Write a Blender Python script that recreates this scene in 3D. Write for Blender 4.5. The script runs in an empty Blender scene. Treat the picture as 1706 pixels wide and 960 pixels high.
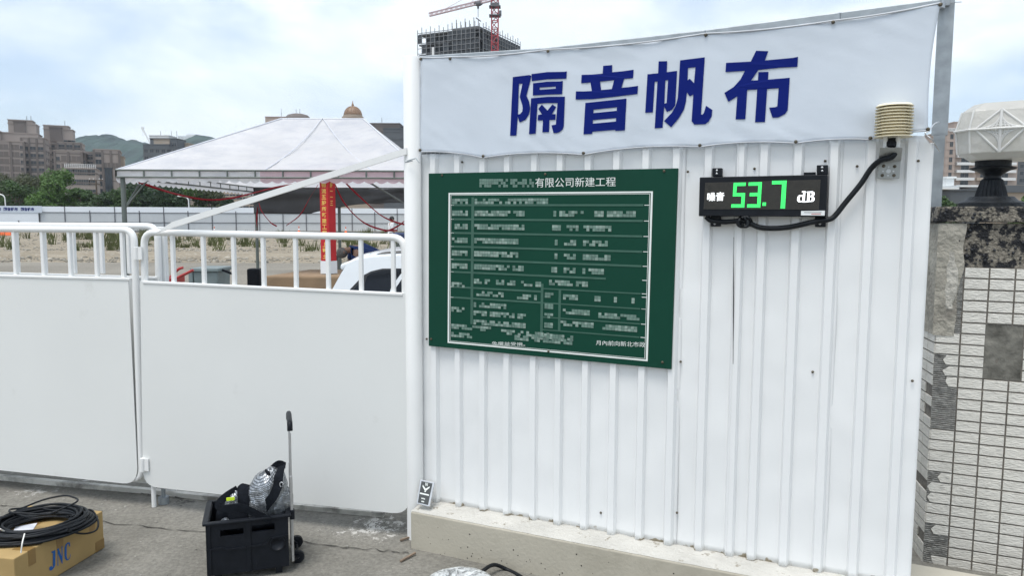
import bpy, bmesh, math, random
from mathutils import Vector, Matrix, noise
random.seed(7)
R = math.radians
S = bpy.context.scene
COL = S.collection

# ------------------------------------------------------------------ camera, sky, sun, exposure
FPX, CU, CV, EYE = 1250.0, 853.0, 480.0, 1.65
PITCH, ROLL = R(5.2), 0.004
cam_data = bpy.data.cameras.new('camera')
cam = bpy.data.objects.new('camera', cam_data)
COL.objects.link(cam)
cam_data.sensor_width = 36.0
cam_data.lens = 36.0 * FPX / 1706.0
cam_data.clip_start = 0.05
cam_data.clip_end = 12000
CM = Matrix.Translation((0, 0, EYE)) @ Matrix.Rotation(math.pi / 2 - PITCH, 4, 'X') @ Matrix.Rotation(ROLL, 4, 'Z')
cam.matrix_world = CM
S.camera = cam
S.view_settings.view_transform = 'Standard'
S.view_settings.look = 'None'
S.view_settings.gamma = 1
S.view_settings.use_curve_mapping = False
S.view_settings.exposure = 0.66

SUN_EL, SUN_AZ = 70.0, -145.0          # azimuth from +Y (ahead of the camera), clockwise
world = bpy.data.worlds.new('World')
S.world = world
world.use_nodes = True
wn, wl = world.node_tree.nodes, world.node_tree.links
wn.clear()
w_out = wn.new('ShaderNodeOutputWorld')
w_bg = wn.new('ShaderNodeBackground')
w_bg.inputs['Strength'].default_value = 0.1
sky = wn.new('ShaderNodeTexSky')
sky.sky_type = 'NISHITA'
sky.sun_disc = False
sky.sun_elevation = R(SUN_EL)
sky.sun_rotation = R(SUN_AZ)
sky.air_density = 1.0
sky.dust_density = 1.5
tc = wn.new('ShaderNodeTexCoord')
mp = wn.new('ShaderNodeMapping')
mp.inputs['Scale'].default_value = (1.0, 1.0, 2.6)
mp.inputs['Location'].default_value = (3.1, 0.4, 0.2)
nz = wn.new('ShaderNodeTexNoise')
nz.inputs['Scale'].default_value = 2.3
nz.inputs['Detail'].default_value = 9
nz.inputs['Roughness'].default_value = 0.55
nz.inputs['Distortion'].default_value = 0.25
rp = wn.new('ShaderNodeValToRGB')
rp.color_ramp.elements[0].position = 0.40
rp.color_ramp.elements[0].color = (0.30, 0.30, 0.30, 1)
rp.color_ramp.elements[1].position = 0.58
rp.color_ramp.elements[1].color = (1, 1, 1, 1)
nz2 = wn.new('ShaderNodeTexNoise')
nz2.inputs['Scale'].default_value = 3.4
nz2.inputs['Detail'].default_value = 7
rp2 = wn.new('ShaderNodeValToRGB')
rp2.color_ramp.elements[0].position = 0.35
rp2.color_ramp.elements[0].color = (6.5, 7.2, 7.8, 1)
rp2.color_ramp.elements[1].position = 0.7
rp2.color_ramp.elements[1].color = (8.8, 9.3, 9.6, 1)
skg = wn.new('ShaderNodeMix'); skg.data_type = 'RGBA'; skg.blend_type = 'MULTIPLY'
skg.inputs[0].default_value = 1.0
skg.inputs[7].default_value = (1.15, 1.2, 1.25, 1)
mx = wn.new('ShaderNodeMix'); mx.data_type = 'RGBA'
wl.new(tc.outputs['Generated'], mp.inputs['Vector'])
wl.new(mp.outputs['Vector'], nz.inputs['Vector'])
wl.new(mp.outputs['Vector'], nz2.inputs['Vector'])
wl.new(nz.outputs['Fac'], rp.inputs['Fac'])
wl.new(nz2.outputs['Fac'], rp2.inputs['Fac'])
wl.new(rp.outputs['Color'], mx.inputs[0])
wl.new(sky.outputs['Color'], skg.inputs[6])
wl.new(skg.outputs[2], mx.inputs[6])
wl.new(rp2.outputs['Color'], mx.inputs[7])
wl.new(mx.outputs[2], w_bg.inputs['Color'])
wl.new(w_bg.outputs['Background'], w_out.inputs['Surface'])

sd = bpy.data.lights.new('sun', 'SUN')
sd.energy = 1.8
sd.angle = R(28)
sd.color = (1.0, 0.96, 0.9)
sun = bpy.data.objects.new('sun', sd)
COL.objects.link(sun)
az, el = R(SUN_AZ), R(SUN_EL)
to_sun = Vector((math.sin(az) * math.cos(el), math.cos(az) * math.cos(el), math.sin(el)))
sun.rotation_euler = to_sun.to_track_quat('Z', 'Y').to_euler()
sun.location = to_sun * 50

# ------------------------------------------------------------------ survey helpers: photograph measurements to world points
CPOS = Vector((0, 0, EYE))
M3 = CM.to_3x3()
def ray(u, v):
    return M3 @ Vector(((u - CU) / FPX, -(v - CV) / FPX, -1.0))
def on_plane(u, v, p, n):
    d = ray(u, v)
    return CPOS + d * ((p - CPOS).dot(n) / d.dot(n))
def gp(u, v, z=0.0):
    return on_plane(u, v, Vector((0, 0, z)), Vector((0, 0, 1)))
def yp(u, v, y):
    return on_plane(u, v, Vector((0, y, 0)), Vector((0, 1, 0)))
Z = Vector((0, 0, 1))
WA = R(65.6)
WD = Vector((math.sin(WA), -math.cos(WA), 0))        # along the metal wall, to the right
WN = Vector((-math.cos(WA), -math.sin(WA), 0))       # out of the wall towards the viewer
W0 = gp(686, 917) - WN * 0.15                        # foot of the sheet plane at its left end
def wp(u, v, off=0.0):
    return on_plane(u, v, W0 + WN * off, WN)
def ws(p):
    return (p - W0).dot(WD)
def W(s, z, off=0.0):
    return W0 + WD * s + Z * z + WN * off
GA = R(75.5)
GD = Vector((math.sin(GA), -math.cos(GA), 0))
GN = Vector((-math.cos(GA), -math.sin(GA), 0))
G0 = gp(257, 848)
def gg(u, v, off=0.0):
    return on_plane(u, v, G0 + GN * off, GN)

# ------------------------------------------------------------------ mesh builder
class MB:
    def __init__(self):
        self.v, self.f, self.m = [], [], []
        self.mi = 0
        self.sm = []
        self.smooth = False
    def add(self, vs, fs, smooth=None):
        b = len(self.v)
        self.v += [Vector(x) for x in vs]
        for f in fs:
            self.f.append([b + i for i in f]); self.m.append(self.mi)
            self.sm.append(self.smooth if smooth is None else smooth)
    def hexa(self, o, a, b, c):
        """box with corner o and edge vectors a, b, c"""
        o, a, b, c = Vector(o), Vector(a), Vector(b), Vector(c)
        vs = [o, o + a, o + a + b, o + b, o + c, o + a + c, o + a + b + c, o + b + c]
        fs = [(0, 3, 2, 1), (4, 5, 6, 7), (0, 1, 5, 4), (1, 2, 6, 5), (2, 3, 7, 6), (3, 0, 4, 7)]
        if a.cross(b).dot(c) < 0: fs = [tuple(reversed(f)) for f in fs]
        self.add(vs, fs)
    def box(self, x0, x1, y0, y1, z0, z1):
        self.hexa((x0, y0, z0), (x1 - x0, 0, 0), (0, y1 - y0, 0), (0, 0, z1 - z0))
    def cbox(self, c, a, b, h):
        """box centred on c with half vectors"""
        self.hexa(Vector(c) - a - b - h, a * 2, b * 2, h * 2)
    def bar(self, p, q, w, h=None, up=Z):
        p, q = Vector(p), Vector(q); h = h or w
        d = (q - p).normalized()
        s = d.cross(Vector(up))
        if s.length < 1e-4: s = d.cross(Vector((0, 1, 0)))
        s.normalize(); t = s.cross(d)
        self.hexa(p - s * w / 2 - t * h / 2, s * w, t * h, q - p)
    def slab(self, quad, n, th):
        """quad of four points, front face there, extruded by th along -n"""
        self.prism(quad, n * -th)
    def prism(self, pts, vec):
        pts = [Vector(p) for p in pts]; vec = Vector(vec); k = len(pts)
        nrm = Vector((0, 0, 0))
        for i in range(k): nrm += pts[i].cross(pts[(i + 1) % k])
        if nrm.dot(vec) > 0: pts.reverse()
        vs = pts + [p + vec for p in pts]
        fs = [tuple(range(k)), tuple(range(2 * k - 1, k - 1, -1))]
        for i in range(k):
            j = (i + 1) % k
            fs.append((j, i, k + i, k + j))
        self.add(vs, fs)
    def tube(self, pts, r, n=10, closed=False, caps=True, smooth=True):
        pts = [Vector(p) for p in pts]; k = len(pts)
        rs = r if isinstance(r, (list, tuple)) else [r] * k
        tang = []
        for i in range(k):
            if closed: t = pts[(i + 1) % k] - pts[i - 1]
            else: t = pts[min(i + 1, k - 1)] - pts[max(i - 1, 0)]
            tang.append(t.normalized())
        s = tang[0].cross(Z)
        if s.length < 1e-3: s = tang[0].cross(Vector((0, 1, 0)))
        s.normalize()
        vs = []
        for i in range(k):
            t = tang[i]
            s = (s - t * s.dot(t))
            if s.length < 1e-6: s = t.orthogonal()
            s.normalize(); u = t.cross(s)
            for j in range(n):
                a = 2 * math.pi * j / n
                vs.append(pts[i] + (s * math.cos(a) + u * math.sin(a)) * rs[i])
        fs = []
        for i in range(k if closed else k - 1):
            i2 = (i + 1) % k
            for j in range(n):
                j2 = (j + 1) % n
                fs.append((i * n + j, i * n + j2, i2 * n + j2, i2 * n + j))
        self.add(vs, fs, smooth)
        if caps and not closed:
            self.add(vs[:n], [tuple(range(n - 1, -1, -1))], False)
            self.add(vs[-n:], [tuple(range(n))], False)
    def lathe(self, c, prof, n=24, smooth=True, axis=Z, flip=False):
        c = Vector(c); ax = Vector(axis).normalized()
        s = ax.orthogonal().normalized() if abs(ax.z) < 0.99 else Vector((1, 0, 0))
        u = ax.cross(s)
        vs = []
        for r, h in prof:
            for j in range(n):
                a = 2 * math.pi * j / n
                vs.append(c + ax * h + (s * math.cos(a) + u * math.sin(a)) * r)
        fs = []
        for i in range(len(prof) - 1):
            for j in range(n):
                j2 = (j + 1) % n
                fs.append((i * n + j, i * n + j2, (i + 1) * n + j2, (i + 1) * n + j))
        fs.append(tuple(range(n - 1, -1, -1)))
        k = (len(prof) - 1) * n
        fs.append(tuple(range(k, k + n)))
        self.add(vs, fs, smooth)
    def grid(self, fn, nu, nv, smooth=True):
        vs = [fn(i / nu, j / nv) for j in range(nv + 1) for i in range(nu + 1)]
        fs = [(j * (nu + 1) + i, j * (nu + 1) + i + 1, (j + 1) * (nu + 1) + i + 1, (j + 1) * (nu + 1) + i)
              for j in range(nv) for i in range(nu)]
        self.add(vs, fs, smooth)
    def ball(self, c, rx, ry=None, rz=None, nu=16, nv=10, rot=None, bump=0, bs=4):
        c = Vector(c); ry = ry or rx; rz = rz or rx
        vs = [];
        for j in range(nv + 1):
            t = math.pi * j / nv
            for i in range(nu):
                a = 2 * math.pi * i / nu
                p = Vector((math.sin(t) * math.cos(a), math.sin(t) * math.sin(a), -math.cos(t)))
                k = 1 + (bump * noise.noise(p * bs + c) if bump else 0)
                p = Vector((p.x * rx * k, p.y * ry * k, p.z * rz * k))
                if rot: p = rot @ p
                vs.append(c + p)
        fs = []
        for j in range(nv):
            for i in range(nu):
                i2 = (i + 1) % nu
                fs.append((j * nu + i, j * nu + i2, (j + 1) * nu + i2, (j + 1) * nu + i))
        self.add(vs, fs, True)
    def build(self, name, mats, parent=None, bevel=0, sharp=None, label=None, solid=0):
        me = bpy.data.meshes.new(name)
        org = Vector((0, 0, 0)); p = parent
        while p is not None: org = org + p.location; p = p.parent
        me.from_pydata([tuple(x - org) for x in self.v], [], self.f)
        if not isinstance(mats, (list, tuple)): mats = [mats]
        for m in mats: me.materials.append(m)
        for i, p in enumerate(me.polygons):
            p.material_index = self.m[i]; p.use_smooth = self.sm[i]
        if bevel:
            bm = bmesh.new(); bm.from_mesh(me)
            bmesh.ops.remove_doubles(bm, verts=bm.verts, dist=1e-6)
            es = [e for e in bm.edges if len(e.link_faces) == 2 and e.calc_face_angle(0) > 0.5]
            bmesh.ops.bevel(bm, geom=es, offset=bevel, segments=2, profile=0.5, affect='EDGES', clamp_overlap=True)
            bm.to_mesh(me); bm.free()
        me.validate(); me.update()
        if sharp is not None:
            for p in me.polygons: p.use_smooth = True
            me.set_sharp_from_angle(angle=R(sharp))
        o = bpy.data.objects.new(name, me)
        COL.objects.link(o)
        if solid:
            md = o.modifiers.new('thick', 'SOLIDIFY'); md.thickness = solid; md.offset = -1
        if parent is not None: o.parent = parent
        if label: o['label'] = label
        return o

def tag(o, label, cat, group=None):
    o['label'] = label; o['category'] = cat
    if group: o['group'] = group
    return o
def thing(name, loc, label, cat, group=None):
    o = bpy.data.objects.new(name, None); COL.objects.link(o)
    o.empty_display_size = 0.2
    o.location = loc
    return tag(o, label, cat, group)
def kind(o, k):
    o['kind'] = k
    return o
def dup(root, loc, label=None, rz=None):
    r = root.copy(); COL.objects.link(r); r.location = loc
    if rz is not None: r.rotation_euler = (0, 0, rz)
    if label: r['label'] = label
    for ch in list(root.children):
        c = ch.copy(); COL.objects.link(c); c.parent = r
        for g in list(ch.children):
            d = g.copy(); COL.objects.link(d); d.parent = c
    return r

# ------------------------------------------------------------------ lettering
_txt = {}
def glyphs(body, bold=0.0):
    """2-D mesh of some lettering in the built-in font, normalised to 0..1 over its own extent"""
    key = (body, bold)
    if key in _txt: return _txt[key]
    cu = bpy.data.curves.new('lettering', 'FONT'); cu.body = body; cu.offset = bold; cu.resolution_u = 3
    ob = bpy.data.objects.new('lettering', cu); COL.objects.link(ob)
    dg = bpy.context.evaluated_depsgraph_get(); dg.update()
    me = bpy.data.meshes.new_from_object(ob.evaluated_get(dg))
    vs = [v.co.copy() for v in me.vertices]; fs = [tuple(p.vertices) for p in me.polygons]
    bpy.data.objects.remove(ob); bpy.data.curves.remove(cu); bpy.data.meshes.remove(me)
    x0, x1 = min(v.x for v in vs), max(v.x for v in vs)
    y0, y1 = min(v.y for v in vs), max(v.y for v in vs)
    vs = [((v.x - x0) / (x1 - x0), (v.y - y0) / (y1 - y0)) for v in vs]
    _txt[key] = (vs, fs)
    return _txt[key]
def letter(mb, body, tl, tr, br, bl, bold=0.0):
    """write body into the quad of four world points"""
    vs, fs = glyphs(body, bold)
    pts = []
    for x, y in vs:
        a = bl.lerp(br, x); b = tl.lerp(tr, x)
        pts.append(a.lerp(b, y))
    mb.add(pts, fs, False)

# ------------------------------------------------------------------ materials
def mat(name, col, rough=0.6, var=0.12, scale=6.0, bump=0.0, bscale=40.0, metal=0.0, emit=0.0, spec=0.5,
        dirt_or_shade=None, dscale=2.0, dlo=0.55, dhi=0.75, trans=0.0, coat=0.0, stretch=(1, 1, 1), detail=6):
    m = bpy.data.materials.new(name); m.use_nodes = True
    nt = m.node_tree; N, L = nt.nodes, nt.links
    b = N['Principled BSDF']
    b.inputs['Roughness'].default_value = rough
    b.inputs['Metallic'].default_value = metal
    b.inputs['Specular IOR Level'].default_value = spec
    if coat: b.inputs['Coat Weight'].default_value = coat
    t = N.new('ShaderNodeTexCoord'); mpp = N.new('ShaderNodeMapping')
    mpp.inputs['Scale'].default_value = stretch
    L.new(t.outputs['Object'], mpp.inputs['Vector'])
    n1 = N.new('ShaderNodeTexNoise'); n1.inputs['Scale'].default_value = scale; n1.inputs['Detail'].default_value = detail
    L.new(mpp.outputs['Vector'], n1.inputs['Vector'])
    r = N.new('ShaderNodeValToRGB')
    lo = [max(0, c * (1 - var)) for c in col]; hi = [min(1, c * (1 + var)) for c in col]
    r.color_ramp.elements[0].position = 0.3; r.color_ramp.elements[0].color = (*lo, 1)
    r.color_ramp.elements[1].position = 0.7; r.color_ramp.elements[1].color = (*hi, 1)
    L.new(n1.outputs['Fac'], r.inputs['Fac'])
    out = r.outputs['Color']
    if dirt_or_shade:
        n2 = N.new('ShaderNodeTexNoise'); n2.inputs['Scale'].default_value = dscale; n2.inputs['Detail'].default_value = 10
        n2.inputs['Roughness'].default_value = 0.65
        L.new(mpp.outputs['Vector'], n2.inputs['Vector'])
        r2 = N.new('ShaderNodeValToRGB')
        r2.color_ramp.elements[0].position = dlo; r2.color_ramp.elements[0].color = (0, 0, 0, 1)
        r2.color_ramp.elements[1].position = dhi; r2.color_ramp.elements[1].color = (1, 1, 1, 1)
        L.new(n2.outputs['Fac'], r2.inputs['Fac'])
        x = N.new('ShaderNodeMix'); x.data_type = 'RGBA'
        L.new(r2.outputs['Color'], x.inputs[0]); L.new(out, x.inputs[6]); x.inputs[7].default_value = (*dirt_or_shade, 1)
        out = x.outputs[2]
    L.new(out, b.inputs['Base Color'])
    if emit:
        L.new(out, b.inputs['Emission Color']); b.inputs['Emission Strength'].default_value = emit
    if bump:
        n3 = N.new('ShaderNodeTexNoise'); n3.inputs['Scale'].default_value = bscale; n3.inputs['Detail'].default_value = 5
        L.new(mpp.outputs['Vector'], n3.inputs['Vector'])
        bp = N.new('ShaderNodeBump'); bp.inputs['Strength'].default_value = bump; bp.inputs['Distance'].default_value = 0.02
        L.new(n3.outputs['Fac'], bp.inputs['Height']); L.new(bp.outputs['Normal'], b.inputs['Normal'])
    if trans:
        tr = N.new('ShaderNodeBsdfTranslucent'); L.new(out, tr.inputs['Color'])
        ms = N.new('ShaderNodeMixShader'); ms.inputs[0].default_value = trans
        L.new(b.outputs[0], ms.inputs[1]); L.new(tr.outputs[0], ms.inputs[2])
        L.new(ms.outputs[0], N['Material Output'].inputs['Surface'])
    return m

M = {}
M['white_paint'] = mat('white_paint', (0.75, 0.755, 0.745), 0.38, 0.03, 2.0, 0.03, 60)
M['gate_panel'] = mat('gate_panel', (0.69, 0.70, 0.685), 0.42, 0.025, 1.3, 0.02, 30, dirt_or_shade=(0.55, 0.55, 0.53), dscale=3, dlo=0.62, dhi=0.85)
M['sheet'] = mat('white_sheet_metal', (0.78, 0.80, 0.81), 0.36, 0.03, 1.6, 0.04, 7, stretch=(1, 1, 0.4))
M['banner'] = mat('banner_canvas', (0.68, 0.735, 0.80), 0.6, 0.02, 3, 0.15, 6, trans=0.2, spec=0.25)
M['navy'] = mat('navy_print', (0.006, 0.015, 0.15), 0.6, 0.06, 9, spec=0.06)
M['green_board'] = mat('green_board', (0.005, 0.048, 0.03), 0.45, 0.06, 3, 0.02, 30, spec=0.15)
M['white_print'] = mat('white_print', (0.72, 0.76, 0.73), 0.5, 0.04, 10)
M['screw'] = mat('screw_metal', (0.10, 0.085, 0.06), 0.5, 0.3, 40, metal=0.5)
M['galv'] = mat('galvanised_steel', (0.33, 0.36, 0.38), 0.5, 0.18, 14, 0.05, 50, metal=0.55)
M['black_plastic'] = mat('black_plastic', (0.009, 0.011, 0.015), 0.45, 0.2, 20, 0.05, 120, spec=0.18)
M['black_rubber'] = mat('black_rubber', (0.008, 0.010, 0.013), 0.5, 0.25, 30, 0.05, 90, spec=0.25)
M['black_cloth'] = mat('black_webbing', (0.009, 0.011, 0.015), 0.85, 0.3, 30, 0.4, 220, spec=0.1)
M['cream'] = mat('cream_plastic', (0.80, 0.73, 0.54), 0.5, 0.05, 10)
M['alu'] = mat('aluminium', (0.55, 0.56, 0.57), 0.35, 0.1, 20, metal=0.85)
M['alu_white'] = mat('white_standoff', (0.7, 0.72, 0.72), 0.35, 0.05, 10)
M['plate_grey'] = mat('steel_plate', (0.30, 0.31, 0.30), 0.4, 0.1, 14, metal=0.6)
M['screen'] = mat('led_screen_black', (0.012, 0.012, 0.012), 0.55, 0.3, 60)
M['dot'] = mat('unlit_led', (0.12, 0.105, 0.075), 0.5, 0.25, 90)
M['led_green'] = mat('lit_led_green', (0.05, 0.9, 0.16), 0.5, 0.12, 200, emit=0.75)
M['led_white'] = mat('lit_led_white', (0.9, 0.93, 0.95), 0.5, 0.05, 200, emit=0.85)
M['sticker'] = mat('white_sticker', (0.75, 0.77, 0.77), 0.45, 0.03, 10)
M['grey_print'] = mat('grey_print', (0.25, 0.26, 0.27), 0.6, 0.1, 30)
M['red_print'] = mat('red_print', (0.5, 0.08, 0.07), 0.6, 0.1, 30)
M['tile'] = mat('grey_wall_tile', (0.66, 0.64, 0.585), 0.42, 0.10, 18, 0.45, 55, stretch=(1, 1, 3), dirt_or_shade=(0.42, 0.41, 0.37), dscale=6, dlo=0.6, dhi=0.85)
M['grout'] = mat('dark_grout', (0.17, 0.155, 0.135), 0.9, 0.25, 30, 0.3, 90)
M['mortar'] = mat('bare_mortar', (0.29, 0.285, 0.265), 0.95, 0.4, 24, 0.9, 60, stretch=(1, 1, 3))
M['plaster'] = mat('bare_plaster', (0.36, 0.34, 0.29), 0.95, 0.3, 14, 0.7, 40, dirt_or_shade=(0.19, 0.175, 0.15), dscale=7, dlo=0.5, dhi=0.7)
M['plaster_pale'] = mat('pale_plaster', (0.46, 0.44, 0.39), 0.95, 0.2, 18, 0.8, 45)
M['pebble'] = mat('pebble_wash', (0.22, 0.20, 0.165), 0.9, 0.45, 70, 1.0, 90, dirt_or_shade=(0.016, 0.017, 0.02), dscale=19, dlo=0.47, dhi=0.53)
M['niche'] = mat('stained_cement_plate', (0.17, 0.165, 0.145), 0.85, 0.5, 12, 0.4, 30, spec=0.1, dirt_or_shade=(0.05, 0.05, 0.045), dscale=9, dlo=0.56, dhi=0.7)
M['iron'] = mat('black_cast_iron', (0.014, 0.017, 0.021), 0.5, 0.4, 18, 0.3, 50, spec=0.3)
M['card'] = mat('cardboard', (0.37, 0.255, 0.105), 0.8, 0.08, 8, 0.05, 120)
M['tape'] = mat('brown_packing_tape', (0.25, 0.155, 0.055), 0.3, 0.08, 12)
M['blue_print'] = mat('blue_print', (0.012, 0.10, 0.34), 0.6, 0.1, 20)
M['paper'] = mat('white_paper', (0.72, 0.74, 0.8), 0.7, 0.03, 10)
M['tie'] = mat('white_cable_tie', (0.75, 0.74, 0.7), 0.5, 0.05, 10)
M['neon'] = mat('neon_yellow_tag', (0.65, 0.85, 0.03), 0.6, 0.08, 20)
M['car_white'] = mat('white_car_paint', (0.70, 0.73, 0.75), 0.22, 0.015, 2, coat=0.6)
M['car_glass'] = mat('dark_car_glass', (0.008, 0.011, 0.016), 0.08, 0.2, 2, spec=0.3)
M['car_black'] = mat('black_car_trim', (0.015, 0.016, 0.018), 0.35, 0.2, 9)
M['tent'] = mat('tent_vinyl', (0.82, 0.82, 0.84), 0.4, 0.06, 1.2, 0.25, 3, trans=0.45, dirt_or_shade=(0.62, 0.64, 0.70), dscale=1.6, dlo=0.45, dhi=0.75)  # grey-lilac blotches paint the shading of the roof folds into the colour
M['tent_pink'] = mat('pink_tent_valance', (0.72, 0.55, 0.60), 0.45, 0.10, 1.4, 0.25, 3, trans=0.45)
M['tarp'] = mat('dark_grey_tarpaulin', (0.05, 0.052, 0.056), 0.5, 0.25, 1.5, 0.5, 3)
M['tent_steel'] = mat('dull_green_steel', (0.13, 0.15, 0.14), 0.5, 0.15, 6, metal=0.3)
M['red_cloth'] = mat('red_banner_cloth', (0.48, 0.014, 0.02), 0.7, 0.12, 4, 0.2, 12)
M['ribbon'] = mat('red_ribbon', (0.33, 0.022, 0.035), 0.6, 0.15, 8, trans=0.2, spec=.1)
M['gold'] = mat('gold_print', (0.78, 0.52, 0.12), 0.5, 0.1, 9)
M['brown_cloth'] = mat('brown_cloth', (0.24, 0.165, 0.10), 0.85, 0.12, 4, 0.2, 20)
M['bin'] = mat('grey_bin_plastic', (0.16, 0.20, 0.205), 0.5, 0.12, 6)
M['red_steel'] = mat('red_painted_steel', (0.33, 0.03, 0.03), 0.4, 0.15, 9)
M['orange'] = mat('orange_cone', (0.75, 0.13, 0.03), 0.5, 0.08, 9)
M['skin'] = mat('skin', (0.36, 0.21, 0.145), 0.55, 0.08, 20)
M['hair_grey'] = mat('grey_hair', (0.17, 0.16, 0.15), 0.8, 0.4, 60, 0.5, 90)
M['hair_black'] = mat('black_hair', (0.015, 0.014, 0.014), 0.7, 0.3, 60)
M['navy_shirt'] = mat('navy_shirt', (0.012, 0.035, 0.13), 0.85, 0.15, 9, 0.3, 14)
M['white_shirt'] = mat('white_shirt', (0.68, 0.69, 0.7), 0.85, 0.06, 9, 0.3, 14)
M['dark_trousers'] = mat('dark_trousers', (0.03, 0.03, 0.035), 0.9, 0.15, 9)
M['grey_trousers'] = mat('grey_trousers', (0.2, 0.19, 0.18), 0.9, 0.15, 9)
M['blue_tarp'] = mat('navy_cover', (0.012, 0.03, 0.10), 0.6, 0.2, 5, 0.4, 6)
M['concrete_footing'] = mat('cast_concrete', (0.42, 0.39, 0.32), 0.9, 0.08, 3, 0.12, 60, dirt_or_shade=(0.33, 0.305, 0.245), dscale=2.2, dlo=0.5, dhi=0.7)
M['hoard'] = mat('site_hoarding_back', (0.52, 0.54, 0.55), 0.6, 0.05, 0.4)
M['hoard_white'] = mat('site_hoarding_white', (0.74, 0.77, 0.8), 0.6, 0.03, 0.4)
M['hoard_steel'] = mat('hoarding_frame', (0.10, 0.10, 0.11), 0.6, 0.2, 3)
M['brick_brown'] = mat('brown_facade_tile', (0.285, 0.245, 0.222), 0.8, 0.08, 0.12)
M['brick_dark'] = mat('dark_facade_or_recess_shade', (0.135, 0.115, 0.105), 0.8, 0.08, 0.12)
M['facade_grey'] = mat('grey_facade', (0.085, 0.095, 0.105), 0.7, 0.12, 0.1)
M['facade_tan'] = mat('tan_facade', (0.34, 0.28, 0.22), 0.8, 0.08, 0.1)
M['facade_pink'] = mat('pinkish_facade', (0.36, 0.29, 0.25), 0.8, 0.07, 0.1)
M['facade_white'] = mat('white_facade', (0.62, 0.63, 0.63), 0.7, 0.05, 0.1)
M['dome'] = mat('copper_brown_dome', (0.22, 0.13, 0.07), 0.5, 0.15, 0.5)
M['glass_far'] = mat('dark_window_glass', (0.022, 0.03, 0.038), 0.25, 0.3, 0.3)
M['win_frame'] = mat('window_frame_grey', (0.16, 0.15, 0.14), 0.6, 0.1, 1)
M['conc_raw'] = mat('raw_structure_concrete', (0.13, 0.135, 0.14), 0.9, 0.2, 0.2)
M['net'] = mat('scaffold_netting', (0.045, 0.052, 0.06), 0.9, 0.35, 0.25)
M['scaf'] = mat('scaffold_tube', (0.17, 0.18, 0.19), 0.7, 0.15, 1)
M['crane_red'] = mat('red_crane_steel', (0.32, 0.035, 0.045), 0.5, 0.15, 0.5)
M['crane_pale'] = mat('pale_crane_steel', (0.52, 0.40, 0.42), 0.5, 0.12, 0.5)
M['roof_white'] = mat('white_roof_sheet', (0.66, 0.68, 0.68), 0.5, 0.05, 0.3)
M['bark'] = mat('bark', (0.10, 0.075, 0.055), 0.9, 0.3, 6)
def leafmat(name, c, tr=0.35):
    m = mat(name, c, 0.55, 0.45, 0.9, trans=tr, detail=3)
    return m
M['leaf_mid'] = leafmat('leaf_mid_green', (0.055, 0.105, 0.032))
M['leaf_bright'] = leafmat('leaf_bright_green', (0.075, 0.15, 0.03))
M['leaf_dark'] = leafmat('leaf_dark_green', (0.035, 0.07, 0.028))
M['leaf_olive'] = leafmat('leaf_olive', (0.075, 0.09, 0.042))
M['weed'] = leafmat('weed_green', (0.115, 0.13, 0.052), 0.3)
M['hill'] = mat('wooded_hill', (0.030, 0.055, 0.042), 0.95, 0.5, 0.018, 1.0, 0.05, detail=10, spec=0.1)
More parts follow.
